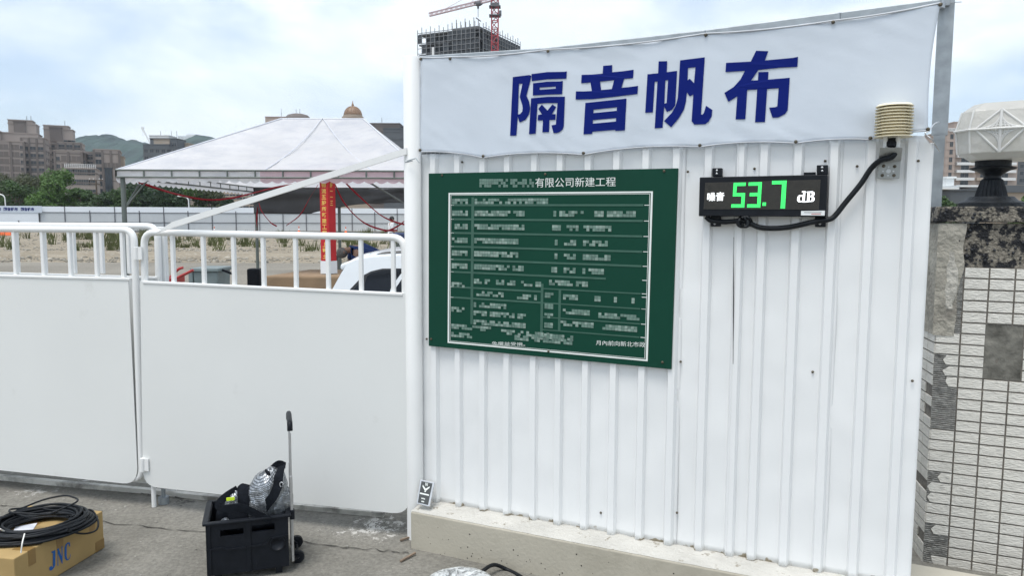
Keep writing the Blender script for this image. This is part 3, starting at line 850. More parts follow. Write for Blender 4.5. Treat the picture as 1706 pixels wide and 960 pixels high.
rect(m, a, 1 - a, 0.014, 0.0165, o1); rect(m, a, 1 - a, 1 - 0.0165, 1 - 0.014, o1)
rect(m, a, a + .002, 0.0165, 1 - 0.0165, o1); rect(m, 1 - a - .002, 1 - a, 0.0165, 1 - 0.0165, o1)
m.build('ruled_frame', M['white_print'], bd)
M['rule'] = mat('faint_rule_print', (0.035, 0.105, 0.075), 0.5, 0.1, 20)
M['blur_a'] = mat('faded_print', (0.12, 0.20, 0.165), 0.5, 0.3, 60)
M['blur_b'] = mat('pale_faded_print', (0.22, 0.30, 0.26), 0.5, 0.25, 60)
m = MB(); t_ = MB()
rows = [.08, .172, .262, .352, .437, .52, .62, .69]
for i, v in enumerate(rows):
    rect(m, 0.02, 0.96 if i < 5 else (0.80 if i == 5 else 0.5), v - 0.006, v + 0.006, o1)
    rect(t_, 0.965, 0.988, v - 0.002, v + 0.002, o1); rect(t_, 0.012, 0.03, v - 0.0015, v + 0.0015, o1)
for v in (.60, .69, .78, .86):
    rect(m, 0.5, 0.96, v - 0.004, v + 0.004, o1); rect(t_, 0.965, 0.988, v - 0.002, v + 0.002, o1)
rect(m, 0.125, 0.139, 0.03, 0.86, o1 + .0004); rect(m, 0.49, 0.503, 0.57, 0.9, o1 + .0004); rect(m, 0.578, 0.59, 0.60, 0.86, o1 + .0004)
m.build('row_rules', M['rule'], bd); t_.build('row_ticks', M['white_print'], bd)
random.seed(3)
ma, mb2 = MB(), MB()
def blocks(u0, u1, v, den=0.8, h=0.036):
    n = int((u1 - u0) / 0.0145)
    for i in range(n):
        for j in range(2):
            if random.random() < den:
                tgt = mb2 if random.random() < 0.38 else ma
                u = u0 + i * 0.0145
                rect(tgt, u, u + 0.0137, v - h / 2 + j * h / 2, v - h / 2 + (j + 0.94) * h / 2, o1 + 0.0009)
for v, u1, rgt in [(.056, .52, None), (.133, .41, [(.545, .70), (.74, .93)]), (.22, .41, [(.54, .59), (.61, .67), (.69, .83)]),
                   (.31, .38, [(.54, .57), (.6, .67), (.69, .83)]), (.395, .38, [(.54, .57), (.6, .67), (.69, .83)]),
                   (.48, .41, [(.54, .57), (.6, .66), (.69, .80)])]:
    blocks(.02, .115, v, .85); blocks(.142, u1, v, .85)
    for r_ in rgt or []: blocks(r_[0], r_[1], v, .8)
for (u0, u1, v) in [(.02, .115, .605), (.142, .24, .575), (.26, .37, .575), (.39, .50, .575), (.53, .73, .56), (.142, .33, .655), (.37, .48, .66),
                    (.51, .56, .64), (.60, .68, .645), (.75, .78, .645), (.84, .86, .645), (.92, .94, .645), (.142, .34, .73), (.51, .56, .71),
                    (.02, .115, .77), (.142, .42, .785), (.51, .56, .77), (.60, .74, .735), (.77, .96, .745), (.142, .42, .845), (.51, .56, .83),
                    (.59, .76, .81), (.79, .96, .815), (.02, .25, .885), (.29, .55, .895), (.48, .68, .90), (.02, .15, .94), (.36, .66, .925)]:
    blocks(u0, u1, v, .75, .034)
ma.build('lettering', M['blur_a'], bd); mb2.build('lettering', M['blur_b'], bd)
m = MB()
letter(m, '有限公司新建工程', bz(535, 92, o1), bz(874, 88, o1), bz(873, 127, o1), bz(535, 132, o1))
m.build('title', M['white_print'], bd)
ma = MB()
for i in range(23):
    for j in range(3):
        if random.random() < .7:
            x, y = 300 + i * 10, 96 + j * 12
            ma.add([bz(x, y + 11, o1), bz(x + 9.5, y + 11, o1), bz(x + 9.5, y, o1), bz(x, y, o1)], [(0, 1, 2, 3)], False)
ma.build('lettering', M['blur_a'], bd)
m = MB()
letter(m, '免權益受損。', bz(352, 781, o1), bz(492, 786, o1), bz(492, 801, o1), bz(352, 795, o1))
letter(m, '月內前向新北市政', bz(790, 776, o1), bz(998, 784, o1), bz(998, 806, o1), bz(790, 796, o1))
m.build('lettering', M['white_print'], bd)
for x, y in [(143, 81), (577, 76), (1077, 63), (97, 771), (591, 822), (1070, 869)]:
    m = MB(); p = bz(x, y, BF); m.lathe(p, [(0.006, 0), (0.0055, 0.003), (0.002, 0.0045)], 10, axis=WN); m.build('screw', M['screw'], bd)

# ------------------------------------------------------------------ noise display
def lz(x, y, off): return wp(1150 + x / 6.824, 265 + y / 6.824, off)
LO = 0.075
led = thing('noise_display', lz(100, 650, 0.02), 'black noise level display reading 53.7 dB on the ribbed wall', 'display')
Q = [lz(106, 207, LO), lz(1562, 175, LO), lz(1545, 655, LO), lz(95, 650, LO)]
m = MB(); m.slab(Q, WN, 0.055); m.build('housing', M['black_plastic'], led, bevel=0.003)
S4 = [lz(170, 268, LO + .002), lz(1483, 232, LO + .002), lz(1462, 574, LO + .002), lz(150, 570, LO + .002)]
def lb(u, v, d=0.0):
    return S4[0].lerp(S4[1], u).lerp(S4[3].lerp(S4[2], u), v) + WN * d
m = MB(); m.slab(S4, WN, 0.0015); m.build('screen', M['screen'], led)
NC, NR = 128, 32
lit = set()
def seg(c0, c1, r0, r1):
    for c in range(c0, c1 + 1):
        for r_ in range(r0, r1 + 1): lit.add((c, r_))
for s in [(33, 46, 1, 4), (33, 36, 1, 16), (33, 46, 13, 16), (43, 46, 13, 29), (32, 46, 26, 29),
          (50, 64, 1, 4), (61, 64, 1, 29), (52, 64, 13, 16), (50, 64, 26, 29),
          (67, 70, 24, 27), (76, 91, 0, 3), (87, 91, 0, 30)]: seg(*s)
dm, gm = MB(), MB()
for c in range(NC):
    for r_ in range(NR):
        on = (c, r_) in lit
        k = 0.41 if on else 0.17
        u0, u1 = (c + .5 - k) / NC, (c + .5 + k) / NC; v0, v1 = (r_ + .5 - k) / NR, (r_ + .5 + k) / NR
        d = 0.0012
        (gm if on else dm).add([lb(u0, v1, d), lb(u1, v1, d), lb(u1, v0, d), lb(u0, v0, d)], [(0, 1, 2, 3)], False)
kind(dm.build('unlit_dots', M['dot'], led), 'stuff')
gm.build('digits', M['led_green'], led)
m = MB()
letter(m, '噪音', lz(196, 380, LO + .0042), lz(390, 372, LO + .0042), lz(382, 474, LO + .0042), lz(190, 480, LO + .0042), 0.012)
m.build('characters', M['led_white'], led)
def lzz(x, y): return lz(x, y, LO + .0042)
strokes(0, 0, 1, [
    [[(1270, 365), (1310, 362), (1300, 480), (1318, 480), (1316, 491), (1272, 492), (1274, 484), (1252, 492), (1228, 488), (1214, 468), (1218, 432), (1236, 410), (1262, 408), (1280, 414), (1284, 378), (1269, 377)],
     [(1252, 424), (1276, 428), (1272, 474), (1252, 478), (1244, 462), (1244, 440)]],
    [[(1322, 370), (1390, 366), (1412, 378), (1412, 408), (1394, 424), (1412, 438), (1412, 466), (1392, 484), (1316, 490), (1318, 480), (1326, 478), (1334, 380), (1322, 380)],
     [(1362, 382), (1380, 384), (1384, 402), (1372, 416), (1359, 417)], [(1358, 430), (1376, 432), (1383, 448), (1376, 472), (1354, 474)]],
], lambda x, y: lz(x, y, LO + .0042), 'unit_letters', M['led_white'], led)
m = MB(); m.slab([lz(1260, 590, LO + .002), lz(1531, 586, LO + .002), lz(1528, 642, LO + .002), lz(1258, 640, LO + .002)], WN, 0.0015)
stk = m.build('sticker', M['sticker'], led)
m = MB()
for i in range(22):
    x = 1296 + i * 9
    m.add([lz(x, 611, LO + .003), lz(x + 6, 611, LO + .003), lz(x + 6, 601, LO + .003), lz(x, 601, LO + .003)], [(0, 1, 2, 3)], False)
m.build('fine_print', M['grey_print'], stk)
m = MB()
for i in range(12):
    x = 1378 + i * 9
    m.add([lz(x, 630, LO + .003), lz(x + 6, 630, LO + .003), lz(x + 6, 620, LO + .003), lz(x, 620, LO + .003)], [(0, 1, 2, 3)], False)
m.build('red_fine_print', M['red_print'], stk)
for (x0, x1, y0, y1, ss) in [(248, 360, 103, 200, [(303, 130), (301, 166)]), (1437, 1566, 68, 176, [(1499, 96), (1500, 136)]),
                             (228, 340, 652, 768, [(278, 735)]), (1416, 1538, 652, 774, [(1474, 734)])]:
    m = MB(); m.slab([lz(x0, y0, .05), lz(x1, y0 - 3, .05), lz(x1, y1, .05), lz(x0, y1, .05)], WN, 0.03)
    br = m.build('bracket', M['black_plastic'], led, bevel=0.003)
    for (x, y) in ss:
        m = MB(); m.lathe(lz(x, y, .05), [(0.005, 0), (0.005, 0.002), (0.002, 0.004)], 10, axis=WN); m.build('screw', M['alu'], br)
m = MB(); m.slab([lz(1290, 152, .055), lz(1425, 148, .055), lz(1425, 178, .055), lz(1290, 180, .055)], WN, 0.02); m.build('top_lug', M['black_plastic'], led)

# power cable looping under the display and up to the sensor
def spline(pts, n=10):
    out = []
    P = [Vector(p) for p in pts]
    P = [P[0] * 2 - P[1]] + P + [P[-1] * 2 - P[-2]]
    for i in range(1, len(P) - 2):
        for j in range(n):
            t = j / n
            a, b_, c, d = P[i - 1:i + 3]
            out.append(0.5 * ((2 * b_) + (c - a) * t + (2 * a - 5 * b_ + 4 * c - d) * t * t + (3 * b_ - a - 3 * c + d) * t ** 3))
    out.append(P[-2]); return out
cp = [(180, 655, .05), (240, 700, .05), (400, 715, .05), (600, 705, .055), (780, 775, .05), (950, 788, .045), (1150, 770, .045), (1400, 715, .058),
      (1560, 690, .05), (1640, 650, .04)]
pts = [lz(*c) for c in cp]
def sz(x, y, off): return wp(1400 + x / 6.4, 160 + y / 6.4, off)
pts += [sz(a, b_, o) for a, b_, o in [(60, 1130, .035), (215, 940, .035), (330, 770, .04), (430, 685, .06), (540, 655, .075), (580, 600, .075), (555, 545, .07)]]
m = MB(); m.tube(spline(pts, 8), 0.0105, 12)
cb = m.build('power_cable', M['black_rubber'])
tag(cb, 'thick black cable looping from under the noise display up to the cream sensor', 'cable')
cb2 = MB()
for i in range(7):
    c = lz(590 + i * 8, 715, .062); a = i * 0.9
    cb2.tube([c + (WD * math.cos(t) * .018 + Z * math.sin(t) * .02 + WN * (0.012 * math.sin(2 * t + a))) for t in [k * math.pi / 7 + a for k in range(12)]], 0.006, 8)
tag(cb2.build('cable_knot', M['black_rubber']), 'small bunched knot of black cable tied under the noise display', 'cable knot')

# ------------------------------------------------------------------ cream slatted weather sensor
SO = 0.085
sc = sz(563, 440, SO); st = sz(590, 80, SO)
sen = thing('weather_sensor', sz(520, 880, 0.02), 'cream louvred weather sensor standing over its grey bracket at the banner corner', 'sensor')
H_ = st.z - sc.z; base = Vector((sc.x, sc.y, sc.z))
Rr = 0.060
m = MB(); npl = 11
for i in range(npl):
    z0 = i * H_ / npl
    pr = [(Rr * 0.72, z0 + 0.003), (Rr * 1.08, z0), (Rr * 1.09, z0 + 0.002), (Rr * 0.86, z0 + H_ / npl * 0.62), (Rr * 0.72, z0 + H_ / npl * 0.66)]
    if i == npl - 1: pr = [(Rr * 0.72, z0 + 0.003), (Rr * 1.06, z0), (Rr * 1.06, z0 + 0.002), (Rr * 0.92, z0 + H_ / npl * 0.8), (Rr * 0.6, z0 + H_ / npl)]
    p = MB(); p.lathe(base, pr, 32); p.build('louvre_plate', M['cream'], sen, sharp=50)
m = MB(); m.lathe(base, [(Rr * 0.7, 0.006), (Rr * 0.7, H_ - 0.012)], 24); m.build('core', M['cream'], sen, sharp=40)
for x in (486, 615):
    a = sz(x, 440, SO); b_ = sz(x, 548, SO - 0.0)
    m = MB(); m.tube([Vector((a.x, a.y, sc.z + .004)), Vector((a.x, a.y, b_.z))], 0.0085, 10); m.build('standoff', M['alu_white'], sen)
m = MB(); p = sz(545, 490, SO); m.lathe(Vector((p.x, p.y, sz(545, 545, SO).z)), [(0.012, 0), (0.018, 0.004), (0.018, 0.018), (0.013, 0.024), (0.013, 0.034)], 14)
m.build('gland', M['black_plastic'], sen, sharp=40)
m = MB(); m.slab([sz(422, 550, SO + .02), sz(662, 550, SO + .02), sz(648, 690, .05), sz(405, 688, .05)], WN, 0.003); m.build('shelf_plate', M['plate_grey'], sen)
pl = MB(); pl.slab([sz(405, 690, .028), sz(645, 690, .028), sz(628, 880, .028), sz(396, 880, .028)], WN, 0.003)
plate = pl.build('mount_plate', M['plate_grey'], sen, bevel=0.001)
M['hole'] = mat('bright_hole', (0.55, 0.57, 0.58), 0.5, 0.05, 10)
for x, y, r_, mm in [(512, 800, .009, 'hole'), (456, 802, .0035, 'hole'), (566, 802, .0035, 'hole'), (508, 848, .0035, 'hole'), (515, 757, .0035, 'hole'),
                     (462, 745, .006, 'screw'), (580, 750, .006, 'screw'), (447, 845, .006, 'screw'), (572, 845, .006, 'screw')]:
    m = MB(); m.lathe(sz(x, y, .0285), [(r_, 0), (r_, 0.0012 if mm == 'hole' else .003), (r_ * .7, 0.0014 if mm == 'hole' else .005)], 12, axis=WN)
    m.build('hole' if mm == 'hole' else 'bolt', M[mm], plate)
# thin wire from banner corner
m = MB(); m.tube(spline([wp(1546, 219, .04), wp(1541, 222, .045), wp(1545, 226, .04), wp(1553, 233, .03), wp(1560, 244, -.2), wp(1566, 253, -.95)], 6), 0.0022, 6)
m.tube(spline([wp(1548, 218, .04), wp(1556, 207, -.2), wp(1564, 203, -.93)], 6), 0.003, 6)
m.build('tie_wire', M['alu'], bn_root)

# ------------------------------------------------------------------ small plaque leaning on the ledge
def qz(x, y, off): return wp(690 + x / 16, 790 + y / 16, off)
pq = thing('plaque', qz(230, 840, 0.10), 'small dark grey plaque with white emblem leaning against the wall foot', 'plaque')
P4 = [qz(165, 150, .06), qz(540, 232, .06), qz(405, 880, .12), qz(60, 795, .12)]
nrm = (P4[1] - P4[0]).cross(P4[3] - P4[0]).normalized()
if nrm.dot(WN) < 0: nrm = -nrm
m = MB(); m.slab(P4, nrm, 0.008); m.build('plate', M['alu'], pq, bevel=0.001)
def pf(u, v, d=0.001): return P4[0].lerp(P4[1], u).lerp(P4[3].lerp(P4[2], u), v) + nrm * d
M['plaque_face'] = mat('plaque_grey', (0.05, 0.055, 0.055), 0.4, 0.1, 20)
m = MB(); m.slab([pf(.1, .06), pf(.88, .06), pf(.88, .95), pf(.1, .95)], nrm, 0.001); m.build('face', M['plaque_face'], pq)
m = MB()
letter(m, 'N', pf(.42, .08, .002), pf(.58, .08, .002), pf(.58, .22, .002), pf(.42, .22, .002), 0.02)
for q in ([(.25, .2), (.5, .33), (.75, .2), (.75, .27), (.56, .40), (.44, .40), (.25, .27)], [(.44, .41), (.56, .41), (.53, .47), (.46, .47)],
          [(.14, .53), (.82, .53), (.82, .585), (.14, .585)]):
    m.add([pf(u, v, .002) for u, v in q], [tuple(range(len(q)))], False)
for v, u0, u1 in ((.72, .32, .66), (.84, .36, .62)):
    n = int((u1 - u0) / .07)
    for i in range(n):
        u = u0 + i * .07; m.add([pf(u, v + .05, .002), pf(u + .055, v + .05, .002), pf(u + .055, v, .002), pf(u, v, .002)], [(0, 1, 2, 3)], False)
m.build('emblem', M['white_print'], pq)

# ------------------------------------------------------------------ tiled gate pillar
ref = ray(1632, 760); PQ = CPOS + ref * (3.41 / ref.y)
def pp(u, v, off=0.0): return on_plane(u, v, PQ + WN * off, WN)
cor = pp(1547, 760)
CX, CY = cor.x, cor.y
SDv = Vector((math.sin(R(13)), math.cos(R(13)), 0))
PW = 0.60
def PF(s, z, off=0.0): return Vector((CX, CY, 0)) + WD * s + Z * z + WN * off
def psz(u, v):
    p = pp(u, v); return (p - Vector((CX, CY, 0))).dot(WD), p.z
z_cap0 = psz(1640, 372)[1]; z_cap1 = psz(1640, 344)[1]; z_band = psz(1640, 446)[1]
print('pillar', psz(1606, 446), psz(1588.5, 760), psz(1632, 760), psz(1676, 760), z_cap0, z_cap1, z_band)
pil = thing('tiled_pillar', Vector((CX, CY, 0)), 'broken grey tiled pillar with pebble band beside the metal wall', 'pillar')
SDN = Vector((-math.cos(R(13)), math.sin(R(13)), 0))
foot4 = [PF(0.004, 0, -.006) , PF(PW, 0, -.006), PF(PW, 0, -.006) - WN * 0.34, PF(0.004, 0, -.006) + SDv * 0.34]
m = MB(); m.prism([p for p in foot4], Z * z_band); m.build('core', M['grout'], pil)
m = MB(); m.prism([p + Z * z_band for p in foot4], Z * (z_cap0 - z_band)); m.build('pebble_band', M['pebble'], pil)
def capf(p, z): return Vector((p.x, p.y, z))
m = MB(); cq = [PF(-0.02, 0, .012), PF(PW + .02, 0, .012), PF(PW + .02, 0, -.36), PF(-0.02, 0, .012) + SDv * 0.37]
m.prism([capf(p, z_cap0 + 0.004) for p in cq], Z * (z_cap1 - z_cap0 - 0.004)); m.build('cap', M['pebble'], pil, bevel=0.006)
random.seed(11)
nchips = MB()
for i in range(240):     # dark pebbles standing proud of the band
    s = random.uniform(.0, PW); z = random.uniform(z_band + .01, z_cap1 - .01)
    n_ = noise.noise(Vector((s * 9, z * 9, 4)))
    if n_ < -0.02: continue
    nchips.ball(PF(s, z, -.004 if z < z_cap0 else .012), random.uniform(.004, .008), nu=6, nv=4)
M['pebble_dark'] = mat('dark_pebbles', (0.018, 0.02, 0.025), 0.6, 0.4, 60)
kind(nchips.build('pebbles', M['pebble_dark'], pil), 'stuff')
# tiles, front: 100 x 50 mm pitch, the lost ones are listed by row from the band down
tm = MB(); mort = MB(); sidet = MB()
pit = 0.0516; s1 = psz(1588.5, 760)[0]
nrow = int(z_band / pit) + 1
def tile(m, s, z, w, h, broken=0):
    d = random.uniform(-.0008, .0008)
    x0, x1 = s + .0035, s + w - .0035; z0, z1 = z + .0036, z + h - .0036
    if broken:
        k = broken
        P = [PF(x0 + k * w, z0, d), PF(x1, z0, d), PF(x1, z1, d), PF(x0 + (k + random.uniform(-.2, .2)) * w, z1, d), PF(x0 + (k - .12) * w, (z0 + z1) / 2, d)]
    else:
        P = [PF(x0, z0, d), PF(x1, z0, d), PF(x1, z1, d), PF(x0, z1, d)]
    m.prism(P, WN * -.007)
row_of = lambda v, u=1600: int((z_band - psz(u, v)[1]) / pit)
lost = {}
# (photo height span, column, how much of the tile is gone)
for v0, v1, c_, k in [(450, 570, 0, 1), (595, 635, 0, .45), (635, 655, 0, .6), (655, 726, 0, 1), (799, 816, 0, .5), (818, 838, 0, .1), (838, 856, 0, .12),
                      (888, 905, 0, .35), (905, 942, 0, 1), (944, 958, 0, .45)]:
    for r_ in range(row_of(v0, 1580), row_of(v1, 1580) + (1 if v1 - v0 < 14 else 0)): lost[(r_, c_)] = k
nz0, nz1 = psz(1660, 637)[1], psz(1660, 544)[1]; ns0, ns1 = psz(1637, 600)[0], psz(1703, 600)[0]
nr0, nr1 = round((z_band - nz1) / pit), round((z_band - nz0) / pit)
for r_ in range(nrow):
    z = z_band - (r_ + 1) * pit
    if z < -0.04: continue
    for c_ in range(6):
        s = 0 if c_ == 0 else s1 + (c_ - 1) * .1
        w = s1 if c_ == 0 else .1
        if s + w > PW + .02: continue
        if nr0 <= r_ < nr1:
            if s >= ns0 - .03 and s + w <= ns1 + .012: continue
            if s < ns0 < s + w - .012: w = ns0 - s
            elif s < ns1 < s + w - .012: w = s + w - ns1; s = ns1
            elif ns0 <= s + .03 and s + w <= ns1 + .01: continue
        k = lost.get((r_, c_), 0)
        if k == 1: continue
        tile(tm, s, z, w, pit, k)
tm.build('front_tiles', M['tile'], pil, bevel=0.0012)
nza, nzb = z_band - nr1 * pit, z_band - nr0 * pit
def nich(u, v):
    s = ns0 + .004 + (ns1 - ns0 - .006) * u; z = nza + .004 + (nzb - nza - .008) * v
    return PF(s, z, -.004 + .003 * noise.noise(Vector((s * 30, z * 30, 1))))
m = MB(); m.grid(nich, 20, 24); m.build('cement_plate', M['niche'], pil)
# side tiles
for r_ in range(nrow):
    z = z_band - (r_ + 1) * pit
    if z < -0.04 or (random.random() < .12): continue
    for c_ in range(3):
        s = .002 + c_ * .1
        if c_ == 0 and (r_ < 3 or lost.get((r_, 0), 0) == 1 and random.random() < .6): continue
        a = Vector((CX, CY, 0)) + SDv * (s + .003) + Z * (z + .003) + SDN * .001
        sidet.prism([a, a + SDv * .094, a + SDv * .094 + Z * .044, a + Z * .044], SDN * -.007)
sidet.build('side_tiles', M['tile'], pil, bevel=0.001)
# ridged mortar where tiles are gone
def mo(z0, z1, w, nu=26, nv=40):
    def f(u, v):
        s = .0 + w * u; z = z0 + (z1 - z0) * v
        rid = .0022 * math.sin(z * 640 + 2.5 * noise.noise(Vector((s * 20, z * 10, 0)))) + .003 * noise.noise(Vector((s * 40, z * 40, 2)))
        return PF(s, z, -.0035 + rid)
    return f
rs = sorted(r_ for (r_, c_), k in lost.items())
for r_ in rs:
    z1 = z_band - r_ * pit
    m = MB(); m.grid(mo(z1 - pit, z1, s1 - .002), 26, 22); m.build('mortar_patch', M['mortar'], pil)
# bare plaster down the upper left corner, with a paler flake on it
zA, zB = psz(1580, 372)[1], psz(1580, 560)[1]
def plas(u, v):
    z = zB + (zA - zB) * v
    w = .115 * (1 - .25 * (1 - v)) + .02 * noise.noise(Vector((z * 8, 0, 0)))
    s = -.012 + w * u
    return PF(s, z, .004 * math.sin(math.pi * u) + .006 * noise.noise(Vector((s * 22, z * 14, 2))) + .001)
m = MB(); m.grid(plas, 22, 60); m.build('plaster_patch', M['plaster'], pil)
def plas2(u, v):
    z0, z1 = psz(1590, 515)[1], psz(1590, 420)[1]
    z = z0 + (z1 - z0) * v
    w = .058 * math.sin(math.pi * min(.9, max(.06, 1 - v))) ** .5
    s = .044 + w * (u - .35) + .006 * noise.noise(Vector((z * 20, 3, 0)))
    return PF(s, z, .011 * math.sin(math.pi * u) ** .5 + .004 * noise.noise(Vector((s * 50, z * 40, 2))) - .001)
m = MB(); m.grid(plas2, 14, 40); m.build('plaster_flake', M['plaster_pale'], pil)
def plas3(u, v):
    z = zB + (zA - zB) * v
    return Vector((CX, CY, 0)) + SDv * (.26 * u) + Z * z + SDN * (.004 + .005 * noise.noise(Vector((u * 6, z * 12, 2))))
m = MB(); m.grid(plas3, 14, 50); m.build('side_plaster', M['plaster'], pil)

# lamp on the pillar
lc = CPOS + ray(1651, 330) * (3.55 / ray(1651, 330).y)
lx = Vector((lc.x, lc.y, z_cap1))
lamp = thing('pillar_lamp', lx, 'faceted white glass lantern on a black fluted pedestal on the pillar', 'lamp')
sc_ = 3.55 / 1250
def lv(v): return (CPOS + ray(1651, v) * (3.55 / ray(1651, v).y)).z - z_cap1
m = MB(); m.lathe(lx, [(.135, 0), (.135, .018), (.128, .024), (.110, .03), (.098, .042), (.092, .048)], 28); m.build('plinth', M['iron'], lamp, sharp=40)
zf0, zf1 = .046, lv(300)
m = MB()
n = 20
vs = []
for (k, z) in ((1, zf0), (.86, (zf0 + zf1) * .5), (.66, zf1)):
    for j in range(n * 2):
        a = math.pi * j / n; r_ = .068 * k * (1.0 if j % 2 else .88)
        vs.append(lx + Vector((math.cos(a) * r_, math.sin(a) * r_, z)))
N2 = 2 * n
fs = [(i * N2 + j, i * N2 + (j + 1) % N2, (i + 1) * N2 + (j + 1) % N2, (i + 1) * N2 + j) for i in range(2) for j in range(N2)]
m.add(vs, fs, False); m.build('fluted_neck', M['iron'], lamp)
zc = zf1
m = MB(); m.lathe(lx, [(.046, zc), (.036, zc + .008), (.036, zc + .018), (.046, zc + .030), (.070, zc + .043), (.094, lv(279) - .008), (.097, lv(279) - .002), (.080, lv(279)), (.074, lv(277)), (.074, lv(267))], 28)
m.build('cup', M['iron'], lamp, sharp=35)
# lantern: chamfered square plan, pinched seam at mid height
def plan(w, c, yaw, z, off):
    a = R(yaw); out = []
    for x, y in [(-w + c, -w), (w - c, -w), (w, -w + c), (w, w - c), (w - c, w), (-w + c, w), (-w, w - c), (-w, -w + c)]:
        out.append(lx + off + Vector((x * math.cos(a) - y * math.sin(a), x * math.sin(a) + y * math.cos(a), z)))
    return out
g0, g1 = lv(268), lv(172)
gm_ = (g0 + g1) / 2
yaw = -37
offl = WD * .034
levels = [(.128, .044, g0), (.168, .056, g0 + .028), (.178, .060, gm_ - .004), (.184, .062, gm_), (.178, .060, gm_ + .004), (.158, .052, g1 - .045), (.115, .042, g1 - .008), (.04, .015, g1)]
vs = []
for w, c, z in levels: vs += plan(w, c, yaw, z, offl)
fs = [(i * 8 + j, i * 8 + (j + 1) % 8, (i + 1) * 8 + (j + 1) % 8, (i + 1) * 8 + j) for i in range(len(levels) - 1) for j in range(8)]
fs += [tuple(range(7, -1, -1)), tuple(range(len(levels) * 8 - 8, len(levels) * 8))]
M['lamp_glass'] = mat('milky_glass', (0.70, 0.69, 0.65), 0.2, 0.10, 6, 0.5, 18, trans=0.4, dirt_or_shade=(0.55, 0.53, 0.46), dscale=7, dlo=0.55, dhi=0.8)  # mottled darker tone puts grey facet shading into the glass colour
M['lamp_rib'] = mat('milky_glass_rib', (0.88, 0.88, 0.86), 0.15, 0.05, 12, trans=0.4)  # whiter than the glass, painting highlights onto the ribs
m = MB(); m.add(vs, fs, False); gl = m.build('glass', M['lamp_glass'], lamp, bevel=0.004)
# raised ribs and ribbed triangles
m = MB()
rings = {}
for i, (w, c, z) in enumerate(levels): rings[i] = plan(w + .001, c, yaw, z, offl)
for j in range(8):
    for lo_, hi_ in ((1, 2), (4, 5)):
        m.tube([rings[lo_][j], rings[hi_][j]], .0045, 6)
for j in range(8): m.tube([rings[3][j], rings[3][(j + 1) % 8]], .005, 6)
for j in range(0, 8, 2):
    for lo_, hi_, up in ((1, 2, 0), (5, 4, 1)):
        a, b_ = rings[lo_][j], rings[lo_][(j + 1) % 8]; c_, d_ = rings[hi_][j], rings[hi_][(j + 1) % 8]
        mid_out = a.lerp(b_, .5); mid_in = c_.lerp(d_, .5)
        m.tube([mid_out, mid_in], .007, 6)
        for s_ in (-1, 1):
            e1 = mid_in.lerp(d_ if s_ > 0 else c_, .78); m.tube([mid_out, e1], .0055, 6)
            for t in (.2, .36, .52, .68, .84):
                m.tube([mid_out.lerp(mid_in, t), mid_in.lerp(e1, t)], .003, 5)
m.build('glass_ribs', M['lamp_rib'], lamp)

# ------------------------------------------------------------------ cardboard box and cable coil
bz1 = gp(172, 918); bh = .2
e1 = gp(171, 852, bh); e0 = gp(23, 932, bh)
bd1 = (Vector((e1.x, e1.y, 0)) - Vector((e0.x, e0.y, 0))); bl_ = bd1.length; bd1.normalize()
bd2 = Vector((-bd1.y, bd1.x, 0))
B0 = Vector((e0.x, e0.y, 0))
bw = .42
box = thing('cardboard_box', B0 + bd1 * bl_ / 2 + bd2 * bw / 2, 'brown cardboard box with blue letters on the ground under a cable coil', 'box')
def bx(a, b_, z): return B0 + bd1 * a + bd2 * b_ + Z * z
m = MB(); m.hexa(bx(0, 0, .01), bd1 * bl_, bd2 * bw, Z * (bh - .01)); m.build('carton', M['card'], box, bevel=.004)
m = MB(); m.hexa(bx(-.001, bw / 2 - .028, bh), bd1 * (bl_ + .002), bd2 * .056, Z * .0012)
for a in (.075, .235, .44):
    m.hexa(bx(a, -.0012, bh - .07), bd1 * .04, bd2 * .0012, Z * .07)
    m.hexa(bx(a, 0, bh), bd1 * .04, bd2 * .08, Z * .0012)
m.hexa(bx(bl_ - .06, -.0012, .012), bd1 * .06, bd2 * .0012, Z * .05)
m.build('tape', M['tape'], box)
m = MB(); m.hexa(bx(.0, bw / 2 - .002, bh + .0013), bd1 * bl_, bd2 * .004, Z * .001); m.build('flap_seam', M['grout'], box)
def jz(x, y): return on_plane(65 + x / 13.714, 890 + y / 13.714, bx(0, -.002, 0), -bd2)
strokes(0, 0, 1, [
    [[(285, 415), (365, 375), (375, 420), (372, 720), (345, 780), (300, 830), (262, 848), (236, 825), (240, 770), (275, 742), (300, 745), (296, 775), (318, 760), (318, 440), (290, 450)]],
    [[(405, 362), (445, 330), (520, 520), (515, 300), (535, 280), (540, 680), (525, 690), (435, 460), (442, 735), (425, 742), (425, 380)]],
    [[(705, 190), (712, 300), (695, 290), (680, 235), (655, 235), (632, 290), (632, 520), (650, 585), (680, 575), (705, 530), (718, 445), (722, 500), (705, 560), (670, 605), (630, 615), (598, 580), (583, 500), (585, 330), (605, 255), (645, 205), (675, 200), (690, 205)]],
], jz, 'letters', M['blue_print'], box)

